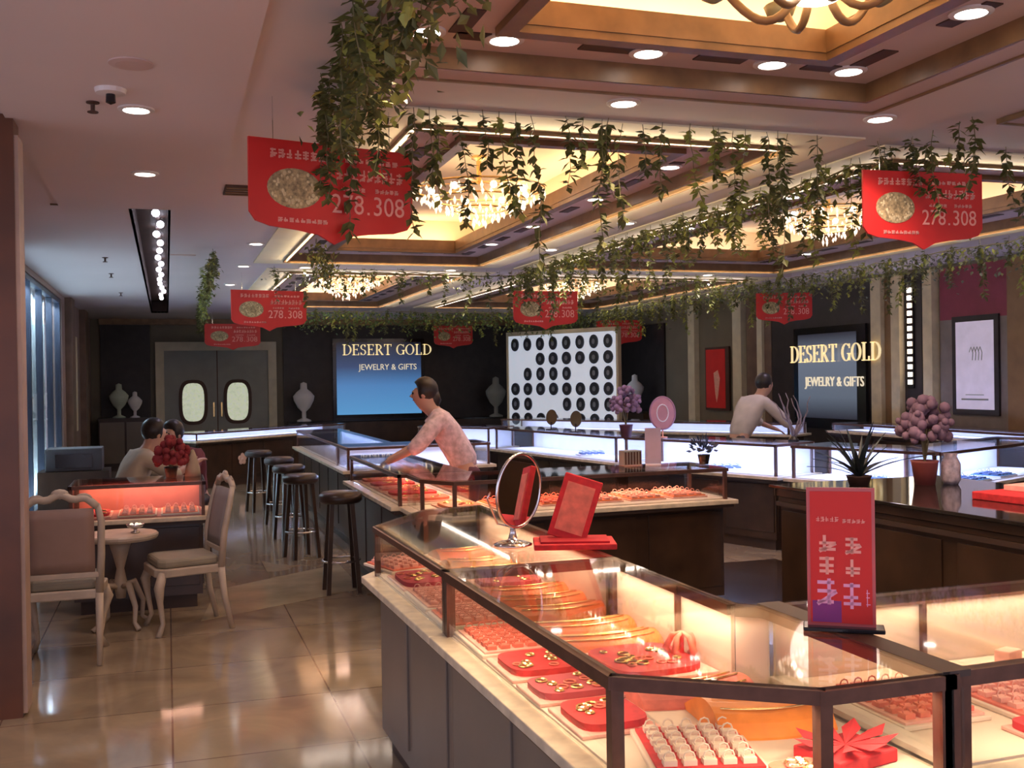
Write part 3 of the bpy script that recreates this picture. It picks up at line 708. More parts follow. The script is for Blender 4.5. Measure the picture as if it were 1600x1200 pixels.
# red gift box with star-cut petals at the bottom
rb = thing('red_velvet_box', 'bright red velvet box with petal-like flaps at the bottom edge of the picture', 'gift box', (1.43, 2.00, zd), .2)
MB().box(-.09, .09, -.07, .07, 0, .03).build('base', M_RED, rb, bevel=.004)
pm = MB()
for k in range(9):
    a = k*2*PI/9; pm.add([(0, 0, .035), (.10*cos(a-.25), .08*sin(a-.25), .045), (.13*cos(a), .10*sin(a), .06), (.10*cos(a+.25), .08*sin(a+.25), .045), (.05*cos(a), .04*sin(a), .032)], [(0,1,2,3),(4,1,2),(4,2,3),(0,1,4),(0,4,3)])
pm.build('flap', M_RED, rb)
bangle_tray('red and orange tray cut by the bottom edge left of the red box', (1.27, 1.93, zd), 0, .14, .12, M_RED2)
# A cluster of red ribboned charms on a stand
rc = thing('charm_stand', 'small red charm stand with ribbons beside the back board of the near case', 'jewellery stand', (1.47, 2.86, zd))
MB().lathe([(.03, 0), (.03, .008), (.006, .012), (.006, .09)], n=10).build('stand', M_RED, rc)
for k in range(5):
    a = k*1.25; MB().tube([(0, 0, .09), (.03*cos(a), .03*sin(a), .08), (.05*cos(a), .05*sin(a), .04), (.03*cos(a+.5), .03*sin(a+.5), .02)], [.004, .009, .012, .006], 6).build('ribbon', M_RED2, rc, smooth=True)
# front leg right
ring_tray('blush bead tray left of the thick corner post in the right-hand case', (1.80, 2.27, zd), 0, .26, .34, 6, 5, pad=M_PINK, cush=M_RED2)
ring_tray('blush bead tray right of the thick corner post at the right edge', (2.12, 2.22, zd), 0, .28, .40, 7, 5, pad=M_RED2, cush=M_PINK)
ring_tray('blush bead tray farther right in the near island, partly out of the picture', (2.46, 2.22, zd), 0, .28, .40, 7, 5, pad=M_RED2, cush=M_PINK)
bangle_tray('red tray at the lower right corner of the picture', (1.98, 1.98, zd), 0, .16, .12)
def small_box(name, lab, cat, loc, dims, mt, rz=0, group=None):
    x, y, z = dims; o = MB().box(-x/2, x/2, -y/2, y/2, 0, z).build(name, mt, bevel=min(dims)*.12); o.location = loc; o.rotation_euler = (0, 0, rz)
    return tag(o, lab, cat, group)
small_box('ring_box', 'small pink box standing by the back board at the right edge', 'box', (2.36, 2.50, zd), (.07, .05, .04), M_PINK, .3)
# trays of the second row
for k in range(6):
    x = 1.86+k*.33
    lab = ['first', 'second', 'third', 'fourth', 'fifth', 'sixth'][k]+' orange tray from the left in the front leg of the second case row'
    (bangle_tray if k in (0, ) else ring_tray)(*((lab, (x, 6.84+.015*k, zd), .03, .28, .42) if k == 0 else (lab, (x, 6.84+.01*k, zd), .03, .28, .42, 5, 4)), **({'mt': M_ORANGE} if k == 0 else {'pad': M_ORANGE, 'cush': M_PINK if k > 2 else M_RED2, 'frame': M_PINK}))
for k in range(5):
    lab = ['nearest', 'second nearest', 'middle', 'second farthest', 'farthest'][k]+' red tray in the left leg of the second case row'
    bangle_tray(lab, (1.75, 7.40+k*.37, zd), 0, .40, .30, M_RED if k % 2 else M_RED2)
for k in range(3):
    lab = ['left', 'middle', 'right'][k]+' tray in the low case behind the carved chairs'
    if k == 0: bangle_tray(lab, (-.52, 8.32, .686), 0, .24, .40, M_RED)
    else: ring_tray(lab, (-.52+k*.30, 8.32, .686), 0, .27, .42, 5, 4, pad=M_RED2 if k == 1 else M_ORANGE, cush=M_PINK)
# inside the cold cases
for k, (x, y, rz, mt, lab) in enumerate([(6.6, 7.45, .4, 'b', 'light blue tray in the cold-lit case at the right edge'), (7.1, 7.68, .4, 'b', 'blue tray farther right in the cold-lit case at the right edge'),
        (5.85, 7.75, -.35, 'w', 'pale tray in the bright cold-lit case behind the agave'), (5.35, 9.4, -.36, 'w', 'pale tray in the cold-lit case behind the white card stand'), (4.8, 11.6, -.2, 'w', 'pale tray in the cold-lit case behind the bouquet')]):
    ring_tray(lab, (x, y, .706 if k != 4 else .726), rz, .34, .30, 3, 4, frame=M_WHITE, pad=mat('sky_blue_velvet', (.12, .35, .62), .7) if mt == 'b' else M_WHITE, cush=mat('steel_blue', (.10, .16, .32), .6))

# ================================================================== THINGS ON THE COUNTERS
mr = thing('table_mirror', 'oval chrome table mirror on a round foot reflecting something red, on the near glass case', 'mirror', (1.26, 3.85, 1.007), R(27))
MB().lathe([(.075, 0), (.075, .006), (.05, .015), (.02, .022), (.012, .05), (.010, .075), (0, .078)], n=24).build('foot', M_CHROME, mr, smooth=True)
fm = MB().tube([(.118*cos(2*PI*k/40), 0, .215+.142*sin(2*PI*k/40)) for k in range(40)], .0065, 8, closed=True); mfo = fm.build('frame', M_CHROME, mr, smooth=True)
gm = MB(); n = 40
gm.add([(.115*cos(2*PI*k/n), -.002, .215+.139*sin(2*PI*k/n)) for k in range(n)]+[(.115*cos(2*PI*k/n), .004, .215+.139*sin(2*PI*k/n)) for k in range(n)], [tuple(range(n)), tuple(range(n, 2*n))[::-1]]+[(k, (k+1) % n, n+(k+1) % n, n+k) for k in range(n)])
mgo = gm.build('mirror_glass', M_MIRROR, mr)
for q in (mfo, mgo): q.rotation_euler = (R(5), 0, 0); q.location = (0, -.018, 0)
MB().tube([(-.118, 0, .215), (-.125, .01, .19), (-.07, .012, .09), (0, .008, .07)], .004, 6).tube([(.118, 0, .215), (.125, .01, .19), (.07, .012, .09), (0, .008, .07)], .004, 6).build('yoke', M_CHROME, mr, smooth=True)
jb = thing('jewellery_box', 'open red jewellery box with raised lid beside the oval mirror', 'jewellery box', (1.47, 3.74, 1.007), R(-18))
MB().box(-.155, .155, -.10, .10, 0, .022).build('tray', M_RED, jb, bevel=.004)
MB().box(-.13, .13, -.08, .08, .022, .030).build('lining', mat('deep_red_lining', (.42, .01, .02), .8), jb)
lidm = MB().box(-.075, .075, -.012, .012, 0, .25); lid = lidm.build('lid', M_RED, jb, bevel=.004); lid.location = (-.03, .03, .02); lid.rotation_euler = (R(-8), R(17), R(-10))
MB().box(-.055, .055, -.016, -.011, .03, .22).build('lid_cushion', M_RED2, lid)
# red advertising stand
ss = thing('counter_sign', 'upright red notice with pale lettering in a clear stand on the near glass case', 'sign', (1.60, 2.245, 1.007), R(-34)); ss.scale = (.93, .93, .93)
MB().box(-.10, .11, -.035, .035, 0, .012).build('base', M_BLACK, ss, bevel=.003)
MB().box(-.088, .088, -.006, .006, .012, .385).build('acrylic_frame', mat('clear_rose_acrylic', (.55, .10, .10), .2), ss)
MB().box(-.079, .079, -.009, -.006, .02, .375).build('red_sheet', M_SIGN, ss)
g = random.Random(3)
for (cx_, cz_, n_, cw_, ch_) in ((-.034, .300, 5, .012, .013), (.034, .296, 5, .012, .011), (-.034, .235, 1, .054, .044), (.032, .230, 1, .050, .044), (-.034, .175, 1, .054, .048), (.032, .170, 1, .050, .046)):
    q = MB(); marks(q, cx_, cz_, n_, cw_, ch_, -.009, g, .001, .15); q.build('pale_print', M_SIGNTX, ss)
for (cx_, cz_, cw_, ch_) in ((-.037, .105, .062, .070), (.028, .095, .056, .070), (.069, .09, .014, .045)):
    q = MB(); marks(q, cx_, cz_, 1, cw_, ch_, -.009, g, .001, .15); q.build('large_print', mat('orchid_print', (.85, .40, .62), .5), ss)
MB().box(-.075, .0, -.0095, -.009, .022, .08).build('violet_corner', mat('violet_print', (.22, .03, .22), .5), ss)
# things on the right black top
def potted(name, lab, loc, pot_r, pot_h, potm, build, cat='plant'):
    t = thing(name, lab, cat, loc)
    MB().lathe([(pot_r*.75, 0), (pot_r, pot_h*.9), (pot_r*1.08, pot_h), (pot_r*.9, pot_h), (pot_r*.85, pot_h*.85), (0, pot_h*.82)], n=18).build('pot', potm, t, smooth=True)
    build(t, pot_h)
    return t
M_AGAVE = mat('dark_agave', (.035, .05, .05), .35, var=.4, scale=8)
def agave(t, h):
    g = random.Random(5)
    for k in range(26):
        a = k*2.4; ln = g.uniform(.22, .38); el = g.uniform(.5, 1.35); pts = []
        for q in range(6):
            s_ = q/5; rr = ln*s_*cos(el)*(1+.4*s_); z = h*.85+ln*s_*sin(el)-.08*s_*s_*cos(el); pts.append(Vector((rr*cos(a), rr*sin(a), z)))
        sd_ = Vector((-sin(a), cos(a), 0)); vs = []; fs = []
        for q, p in enumerate(pts):
            wd = .016*(1-(q/5)**2)+.001; vs += [p-sd_*wd, p+Vector((0,0,-.004)), p+sd_*wd]
        for q in range(5): fs += [(3*q, 3*q+1, 3*q+4, 3*q+3), (3*q+1, 3*q+2, 3*q+5, 3*q+4)]
        MB().add(vs, fs).build('leaf', M_AGAVE, t)
potted('agave_plant', 'spiky dark agave plant behind the red counter notice', (3.80, 5.15, 1.0), .07, .06, M_DARKBR, agave)
def bloom(mt, n=60, rad=.16, h0=.28, leafm=None):
    def fn(t, h):
        g = random.Random(9); fb = MB()
        for k in range(n):
            a, b = g.uniform(0, 2*PI), g.uniform(-.6, 1.5); rr = rad*g.uniform(.6, 1)
            fb.ball((rr*cos(b)*cos(a), rr*cos(b)*sin(a), h0+rr*sin(b)*.9), g.uniform(.02, .038), n=6, m=4)
        fb.build('flower_head', mt, t, smooth=True)
        st = MB()
        for k in range(7): st.tube([(0, 0, h*.8), (g.uniform(-.05, .05), g.uniform(-.05, .05), h0-.02)], .004, 5)
        st.build('stem', M_STEM, t)
    return fn
potted('potted_flowers', 'bushy dusty purple flowers in a terracotta pot right of the agave', (4.18, 5.05, 1.0), .075, .14, mat('brick_pot', (.30, .07, .06), .5), bloom(mat('dusty_purple', (.20, .12, .16), .8, var=.3), 90, .17, .34))
wb = thing('glass_jar', 'striped clear glass jar standing right beside the terracotta flower pot', 'jar', (4.32, 5.0, 1.0))
MB().lathe([(.04, 0), (.055, .03), (.055, .12), (.035, .16), (.04, .18)], n=16).build('jar_body', mat('pale_striped_glass', (.55, .45, .48), .15, var=.4, scale=30), wb, smooth=True)
small_box('red_gift_box', 'flat bright red box on the black top at the right edge', 'box', (4.12, 4.22, 1.0), (.40, .34, .04), M_RED, .1)
small_box('red_gift_box', 'smaller rose box stacked on the flat red box at the right edge', 'box', (4.22, 4.26, 1.04), (.26, .2, .03), M_PINK, .2)
# on the middle row
cs = thing('card_stand', 'blank lavender-white upright card stand on the second case row', 'sign', (3.36, 6.95, 1.007), R(-20))
MB().box(-.055, .055, -.02, .02, 0, .01).build('base', M_WHITE, cs); MB().box(-.058, .058, -.004, .004, .01, .27).build('card', mat('lavender_card', (.50, .42, .52), .5), cs)
bx = thing('card_box', 'dark slatted box left of the blank white card on the second case row', 'box', (3.20, 7.0, 1.007))
MB().box(-.07, .07, -.05, .05, 0, .11).build('shell', M_GREY, bx, bevel=.004)
pm = MB()
for k in range(6): pm.box(-.065+k*.023, -.052+k*.023, -.054, -.05, .01, .10)
pm.build('slats', M_DARKBR, bx)
def shrub(mt, n=50, rad=.10, h0=.10):
    def fn(t, h):
        g = random.Random(11); fb = MB()
        for k in range(n):
            a = g.uniform(0, 2*PI); b = g.uniform(0, 1.4); d = Vector((cos(b)*cos(a), cos(b)*sin(a), sin(b))); p = d*rad*g.uniform(.3, 1)+Vector((0, 0, h0)); s_ = d.orthogonal().normalized()*.014
            fb.add([p-d*.02, p+s_, p+d*.03, p-s_], [(0,1,2,3)])
        fb.build('foliage', mt, t)
    return fn
potted('potted_plant', 'small dark leafy plant on the second case row, right of the white card', (3.72, 6.85, 1.007), .045, .07, M_BLACK, shrub(mat('dark_blue_green', (.03, .05, .09), .5), 90, .12, .09))
potted('bouquet', 'dark mauve bouquet in a pot left of the pink fan on the cold-lit case', (4.62, 10.2, 1.007), .07, .14, mat('plum_pot', (.10, .03, .06), .5), bloom(mat('mauve_bloom', (.24, .15, .24), .8, var=.3), 80, .19, .36))
pf = thing('paper_fan', 'round dusty pink fan on a stand right of the mauve bouquet', 'fan', (4.95, 10.0, 1.007), R(-20))
MB().lathe([(.05, 0), (.05, .01), (.008, .015), (.008, .12)], n=12).build('stand', M_PINK, pf)
fm = MB().vprism([(.13*cos(2*PI*k/28), .26+.17*sin(2*PI*k/28)) for k in range(28)], -.008, .008); fm.build('disc', mat('dusty_pink', (.55, .28, .32), .7), pf)
MB().tube([(.13*cos(2*PI*k/28), 0, .26+.17*sin(2*PI*k/28)) for k in range(28)], .012, 6, closed=True).build('rim', mat('mauve_rim', (.35, .18, .26), .6), pf)
MB().tube([(.06*cos(2*PI*k/16), -.01, .26+.09*sin(2*PI*k/16)) for k in range(16)], .006, 5, closed=True).build('inner_ring', M_WHITE, pf)
for (x, y, lab) in ((4.55, 12.3, 'small dark tilted mirror on the cold-lit case left of the bouquet, farther one'), (4.60, 11.6, 'small dark tilted mirror on the cold-lit case left of the bouquet, nearer one')):
    t = thing('tilt_mirror', lab, 'mirror', (x, y, 1.007), R(-30))
    MB().box(-.06, .06, -.05, .05, 0, .012).build('base', M_BLACK, t)
    o = MB().vprism(oval(0, .16, .07, .10, 18, 2), -.006, .006).build('mirror_face', M_BLACK, t); o.rotation_euler = (R(-15), 0, 0)
    MB().bar((0, 0, .01), (0, 0, .1), .012).build('arm', M_BLACK, t)
br_ = thing('branch_ornament', 'tangled grey branch ornament on the bright cold-lit case', 'ornament', (5.72, 8.75, 1.007))
MB().lathe([(.05, 0), (.05, .02), (.02, .05), (0, .05)], n=12).build('base', M_BLACK, br_)
g = random.Random(21)
for k in range(7):
    p = Vector((0, 0, .04)); pts = [p.copy()]; dd = Vector((g.uniform(-.6, .6), g.uniform(-.6, .6), 1)).normalized()
    for q in range(6): dd = (dd+Vector((g.uniform(-.5, .5), g.uniform(-.5, .5), g.uniform(-.1, .4)))).normalized(); p = p+dd*.075; pts.append(p.copy())
    MB().tube(pts, [.014-.0018*q for q in range(7)], 6).build('branch', mat('grey_branch', (.22, .18, .19), .6), br_, smooth=True)
sf = potted('red_flowers', 'bunch of dark red flowers on the low case behind the carved chairs', (.02, 8.45, .937), .05, .08, M_BLACK, bloom(mat('dark_red_bloom', (.28, .03, .04), .8, var=.3), 60, .14, .17), 'flowers')
lamp = thing('cone_ornament', 'pale beige cone-shaped ornament at the right end of the low left case', 'ornament', (.18, 8.5, .937))
MB().lathe([(.06, 0), (.055, .06), (.03, .15), (.012, .2), (0, .205)], n=16).build('cone', mat('beige_cone', (.48, .38, .26), .6), lamp, smooth=True)

# ================================================================== WALL ITEMS
# serif letters
def serif_word(mb, word, cx, z0, width, height, y, th=.02):
    st = .13; se = .05   # stem width, serif thickness in cap heights
    def rect(x0, x1, a, b): return ('r', x0, x1, a, b)
    def arc(cx_, cy_, rx, ry, a0, a1, w0, w1): return ('a', cx_, cy_, rx, ry, a0, a1, w0, w1)
    G = {
     'D': (.80, [rect(.10,.23,0,1), rect(.0,.35,0,se), rect(.0,.35,1-se,1), arc(.32,.5,.42,.475,-90,90,.05,.14)]),
     'E': (.68, [rect(.10,.23,0,1), rect(.0,.62,0,se), rect(.0,.60,1-se,1), rect(.2,.46,.50,.50+se), rect(.57,.62,0,.22), rect(.55,.60,.8,1), rect(.44,.48,.42,.62)]),
     'S': (.56, [arc(.27,.74,.19,.235,20,270,.05,.12), arc(.27,.26,.20,.235,-160,90,.12,.05), rect(.42,.46,.74,1), rect(.04,.08,0,.26)]),
     'R': (.76, [rect(.10,.23,0,1), rect(.0,.34,0,se), rect(.0,.34,1-se,1), arc(.30,.74,.24,.235,-90,90,.05,.13), ('l', .34,.50,.66,.03,.13), rect(.58,.78,0,se)]),
     'T': (.70, [rect(.28,.41,0,1), rect(.18,.52,0,se), rect(.02,.68,1-se,1), rect(.02,.06,.78,1), rect(.64,.68,.78,1)]),
     'G': (.80, [arc(.40,.5,.34,.475,50,320,.05,.14), rect(.60,.72,.04,.42), rect(.50,.80,.40,.40+se), rect(.66,.70,.72,.98)]),
     'O': (.84, [arc(.40,.5,.35,.475,0,180,.14,.14), arc(.40,.5,.35,.475,180,360,.14,.14)]),
     'L': (.66, [rect(.10,.23,0,1), rect(.0,.60,0,se), rect(.0,.34,1-se,1), rect(.55,.60,0,.24)]),
     ' ': (.32, [])}
    tot = sum(G[c][0]+.06 for c in word)-.06; k = width/tot; x = cx-width/2
    P = lambda a, b: (x+a*k, b*height+z0)
    for c in word:
        for e in G[c][1]:
            if e[0] == 'r': mb.box(x+e[1]*k, x+e[2]*k, y-th, y, z0+e[3]*height, z0+e[4]*height)
            elif e[0] == 'l':
                a, b = P(e[1], e[2]), P(e[3], e[4]); mb.bar((a[0], y-th/2, a[1]), (b[0], y-th/2, b[1]), e[5]*k, th, up=(0,1,0))
            else:
                _, ax, ay, rx, ry, a0, a1, w0, w1 = e; n = 12; vs = []; fs = []
                for i in range(n+1):
                    t = R(a0+(a1-a0)*i/n); wd = w0+(w1-w0)*abs(cos(t)) if True else w0
                    wd = .05+(max(w0, w1)-.05)*abs(cos(t))
                    for sgn in (-.5, .5):
                        q = P(ax+(rx+sgn*wd)*cos(t), ay+(ry+sgn*.05)*sin(t)); vs += [(q[0], y-th, q[1]), (q[0], y, q[1])]
                for i in range(n):
                    a = 4*i; fs += [(a, a+4, a+6, a+2), (a+1, a+3, a+7, a+5), (a, a+1, a+5, a+4), (a+2, a+6, a+7, a+3)]
                mb.add(vs, fs)
        x += (G[c][0]+.06)*k
def shop_sign(lab, loc, rz, W):
    t = thing('shop_sign', lab, 'sign', loc, rz)
    mb = MB(); serif_word(mb, 'DESERT GOLD', 0, 0, W, W*.118, 0); mb.build('gold_lettering', M_GOLDTX, t)
    mb = MB(); put_text(mb, 'JEWELRY & GIFTS', 0, -W*.165, W*.655, W*.064, 0, .015); mb.build('cream_lettering', M_CREAMTX, t)
    return t
def screen_mat(name, stops, strength, axis='Z', lo=0, hi=1):
    mt = bpy.data.materials.new(name); mt.use_nodes = True; nt = mt.node_tree; b = nt.nodes['Principled BSDF']
    b.inputs['Base Color'].default_value = (.01, .01, .015, 1); b.inputs['Roughness'].default_value = .2
    tc = nt.nodes.new('ShaderNodeTexCoord'); sp = nt.nodes.new('ShaderNodeSeparateXYZ'); rp = nt.nodes.new('ShaderNodeValToRGB')
    nt.links.new(tc.outputs['Generated'], sp.inputs[0]); nt.links.new(sp.outputs[axis], rp.inputs[0])
    el = rp.color_ramp.elements
    while len(el) < len(stops): el.new(.5)
    for e, (p, c) in zip(el, stops): e.position = p; e.color = (*c, 1)
    nt.links.new(rp.outputs[0], b.inputs['Emission Color']); b.inputs['Emission Strength'].default_value = strength
    return mt
tv = thing('wall_screen', 'large blue glowing screen on the dark back wall under the left shop name', 'screen', (4.55, YB-.10, 0))
MB().box(-1.12, .92, -.02, .04, .82, 2.58).build('bezel', M_BLACK, tv)
MB().box(-1.04, .84, -.03, -.02, .92, 2.50).build('screen_face', screen_mat('blue_screen', [(0, (.07, .22, .42)), (.4, (.05, .15, .33)), (.66, (.02, .04, .10)), (1, (.004, .005, .01))], 1.0), tv)
shop_sign('gold shop name with small cream line, over the blue screen on the back wall', (4.63, YB-.16, 2.22), 0, 1.98)
tv2 = thing('wall_screen', 'dim grey screen on the dark right wall behind the right shop name', 'screen', (XR-.05, 13.3, 0), -PI/2)
MB().box(-.75, 1.0, -.04, .0, .85, 2.35).build('bezel', M_BLACK, tv2)
MB().box(-.62, .8, -.05, -.04, 1.0, 2.25).build('screen_face', screen_mat('grey_screen', [(0, (.02, .02, .03)), (.25, (.10, .12, .16)), (.75, (.13, .15, .20)), (1, (.02, .02, .03))], .8), tv2)
shop_sign('gold shop name with small cream line on the dark right wall between pilasters', (XR-.14, 12.97, 1.83), -PI/2, 2.15)
# posters
ps = thing('poster', 'large framed pale poster with a small dark sketch on the right wall', 'poster', (XR-.05, 10.24, 1.73), -PI/2)
MB().box(-.38, .38, -.03, 0, -.60, .60).build('frame', M_DARKW, ps); MB().box(-.31, .31, -.036, -.03, -.53, .53).build('print', mat('pale_lilac_print', (.62, .56, .66), .5, emit=(.70, .62, .76), es=.25, var=.08), ps)
pm = MB()
for k in range(4): pm.tube([(-.08+k*.05, -.038, .16), (-.05+k*.05, -.038, .22), (-.02+k*.05, -.038, .15), (-.03+k*.05, -.038, .06)], .006, 4)
pm.box(-.22, .22, -.038, -.036, -.42, -.40).box(-.15, .15, -.038, -.036, -.36, -.35); pm.build('sketch', M_GREY, ps)
rp_ = thing('poster', 'tall bright red poster with a pale figure on the olive right wall', 'poster', (XR-.02, 16.52, 1.60), -PI/2)
MB().box(-.42, .42, -.03, 0, -.56, .56).build('frame', M_DARKBR, rp_); MB().box(-.38, .30, -.036, -.03, -.52, .52).build('print', M_SIGN, rp_)
MB().vprism([(-.1, .1), (.05, .15), (.12, 0), (.05, -.3), (0, -.42), (-.05, -.25)], -.040, -.036).build('pale_figure', M_PINK, rp_)
ls = thing('lamp_column', 'vertical string of white lights on the dark strip between gold pilasters', 'lamp', (XR-.05, 11.40, 1.5))
MB().box(-.02, 0, -.06, .06, -.05, 1.35).build('strip', M_BLACK, ls)
for k in range(13): MB().box(-.035, -.02, -.035, .035, k*.1, k*.1+.06).build('light_block', M_LED, ls)
# white display board with dark pieces
pa, pb = Vector((6.68, 20.5)), Vector((7.98, 18.0))
dv = (pb-pa); ang = math.atan2(dv.y, dv.x); Lb = dv.length
bd = thing('display_board', 'tall white lit display board with rows of dark pieces at the far wall', 'display board', (pa.x, pa.y, 0), ang)
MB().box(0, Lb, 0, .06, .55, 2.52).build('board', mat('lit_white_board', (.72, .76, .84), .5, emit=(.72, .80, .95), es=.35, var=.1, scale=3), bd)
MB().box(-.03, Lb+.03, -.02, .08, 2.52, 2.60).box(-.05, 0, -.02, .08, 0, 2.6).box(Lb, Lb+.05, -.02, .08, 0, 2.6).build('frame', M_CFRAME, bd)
MB().box(-.02, Lb+.02, -.05, .08, 0, .55).build('cabinet', M_DBODY, bd)
wp = None; cnt = 0; Rz = Matrix.Rotation(ang, 3, 'Z')
for i in range(6):
    for j in range(8):
        if rng.random() < .06: continue
        p = Rz @ Vector((Lb*(j+.55)/8.1, -.012, 0)); lab = 'dark oval piece hung in rows on the white display board'
        if wp is None:
            wp = MB().vprism(oval(0, 0, .115, .125, 16, 2), -.012, .012).build('hung_piece', mat('slate_piece', (.035, .045, .065), .4, var=.4)); MB().vprism(oval(0, .0, .04, .05, 10, 2), -.018, -.010).build('dial', mat('steel_dial', (.25, .28, .34), .3), wp)
            o = wp; tag(o, lab, 'display piece', 'dark pieces on the white display board')
        else: o = dup(wp)
        o.rotation_euler = (0, 0, ang); o.scale = (1, 1, 1) if i % 2 else (.9, 1, 1.05)
        o.location = (pa.x+p.x, pa.y+p.y, 2.34-i*.30)
# jewellery busts and ornaments in dark niches
def bust(lab, loc, mt, s_=1.0, rz=0):
    t = thing('display_bust', lab, 'display bust', loc, rz); t.scale = (s_,)*3
    MB().lathe([(.10, 0), (.10, .02), (.03, .05), (.03, .14), (.09, .2), (.14, .3), (.15, .36), (.10, .42), (.05, .46), (.045, .54), (.0, .56)], n=16, sy=.6).build('torso', mt, t, smooth=True)
    MB().tube([(.05*cos(a), -.02-.05*abs(sin(a)), .44-.09*sin(a)) for a in [PI*k/10 for k in range(11)]], .006, 5).build('necklace', M_GOLD, t)
M_MINT = mat('pale_mint', (.50, .60, .50), .4)
cab = thing('wall_cabinet', 'dark low cabinet along the far left wall carrying pale busts', 'cabinet', (-.8, 22.6, 0))
MB().box(-.5, .5, -.25, .25, 0, .95).build('carcass', M_DBODY, cab); MB().box(-.52, .52, -.27, .27, .95, .98).build('top', M_DBODY, cab)
for (x, k) in ((-.25, 0), (.25, 1)): MB().box(x-.23, x+.23, -.262, -.25, .08, .9).build('door', M_BODY, cab)
bust('large pale mint display bust at the far left by the dark niche', (-.92, 22.5, .98), M_MINT, 1.25)
bust('smaller pale display bust right of the mint one in the left niche', (-.62, 22.55, .98), M_WHITE, .95)
shelf = thing('wall_cabinet', 'dark cabinet along the back wall under the screen and side ornaments', 'cabinet', (5.0, 22.6, 0))
MB().box(-2.55, 2.5, -.25, .25, 0, .78).build('carcass', M_DBODY, shelf); MB().box(-2.57, 2.52, -.27, .27, .78, .81).build('top', M_BLACK, shelf)
bust('slim white display bust between the double door and the blue screen', (2.75, 22.5, .81), M_WHITE, 1.5)
bust('slim dark-necked display bust between the blue screen and the white board', (6.95, 22.3, .81), M_GREY, 1.6)
sh2 = thing('wall_cabinet', 'dark cabinet right of the white display board carrying a white bottle shape', 'cabinet', (8.95, 19.6, 0))
MB().box(-.25, .3, -1.2, 1.2, 0, .95).build('carcass', M_DBODY, sh2); MB().box(-.27, .3, -1.22, 1.22, .95, .98).build('top', M_BLACK, sh2)
bust('white bottle-shaped display bust in the dark niche right of the white board', (8.9, 19.2, .98), M_WHITE, 1.3)
bust('small grey display bust nearer the white board in the dark niche', (8.85, 20.2, .98), M_GREY, 1.0)

# ================================================================== RED HANGING SIGNS
def red_sign():
    t = thing('hanging_sign', 'x', 'sign')
    W, Hh = .84, .42
    top = [(-W/2, 0), (W/2, 0)]; right = [(W/2, -Hh*.82), (W/2-.03, -Hh*.92), (W/2-.10, -Hh*.97)]
    bot = [(.18, -Hh), (.08, -Hh*1.04), (.0, -Hh*1.14), (-.08, -Hh*1.04), (-.18, -Hh)]
    left = [(-W/2+.10, -Hh*.97), (-W/2+.03, -Hh*.92), (-W/2, -Hh*.82)]
    poly = (top+right+bot+left)[::-1]
    MB().vprism(poly, -.008, .008).build('board', M_SIGN, t)
    for sgn, fz in ((-1, 'a'), (1, 'b')):
        g = random.Random(17); y = .0085
        lines = []
        for nm, cx_, cz_, n_, cw_, ch_ in (('headline', -.16, -.065, 8, .040, .042), ('headline', .20, -.065, 8, .036, .022), ('slogan', .19, -.135, 9, .040, .055),
                ('small_print', .10, -.205, 5, .026, .020), ('small_print', .28, -.205, 5, .026, .020), ('small_print', -.16, -.375, 9, .028, .020)):
            q = MB(); marks(q, cx_, cz_, n_, cw_, ch_, -y, g, .002, .2); lines.append((nm, q))
        q = MB(); put_text(q, '278', .07, -.325, .165, .092, -y, .003); lines.append(('price_number', q))
        q = MB(); put_text(q, '308', .29, -.325, .165, .092, -y, .003); lines.append(('price_number', q))
        q = MB().box(.172, .184, -y-.002, -y, -.325, -.313); lines.append(('price_dot', q))
        ol = MB().vprism([(-.20+.135*cos(2*PI*k/24), -.225+.095*sin(2*PI*k/24)) for k in range(24)], -y-.002, -y)
        sc = MB()
        for k in range(46):
            a, q = g.uniform(0, 2*PI), g.uniform(.2, 1)**.5; sc.ball((-.20+.12*q*cos(a), -y-.003, -.225+.085*q*sin(a)), g.uniform(.004, .010), .002, g.uniform(.006, .012), n=6, m=4)
        if sgn == 1:
            M2 = Matrix.Rotation(PI, 4, 'Z')
            for q in [ol, sc]+[l_[1] for l_ in lines]: q.xf(M2)
        for nm, q in lines: q.build(nm, M_SIGNTX, t)
        ol.build('picture', M_SIGNOL, t); sc.build('picture_dots', mat('pale_olive_dots', (.72, .62, .34), .5), t)['kind'] = 'stuff'
    for x in (-.3, .3): MB().bar((x, 0, 0), (x, 0, .2), .003).build('wire', M_CHROME, t)
    return t
sg = None
for (x, y, rz, s_, lab) in [(.78, 5.09, R(14), 1.0, 'large near red hanging sign with 278 and 308 at the upper left'),
    (4.10, 4.94, R(-4), .92, 'red hanging sign with 278 and 308 at the upper right'),
    (1.22, 13.3, R(10), 1.12, 'red hanging sign in the middle distance above the left aisle'),
    (4.72, 12.9, R(-2), 1.05, 'red hanging sign above the white display board'),
    (8.18, 12.7, R(-20), .92, 'red hanging sign in front of the right dark wall screen'),
    (1.22, 20.9, R(5), 1.25, 'far red hanging sign just above the double door frame'),
    (5.75, 21.4, R(0), 1.0, 'small far red hanging sign right of the left shop name'),
    (8.62, 19.3, R(-12), 1.1, 'dim red hanging sign right of the white display board')]:
    if sg is None: sg = red_sign(); o = sg
    else: o = dup(sg)
    o.location = (x, y, 2.79); o.rotation_euler = (0, 0, rz); o.scale = (s_, s_, 1.05 if s_ > 1 else s_); o['label'] = lab

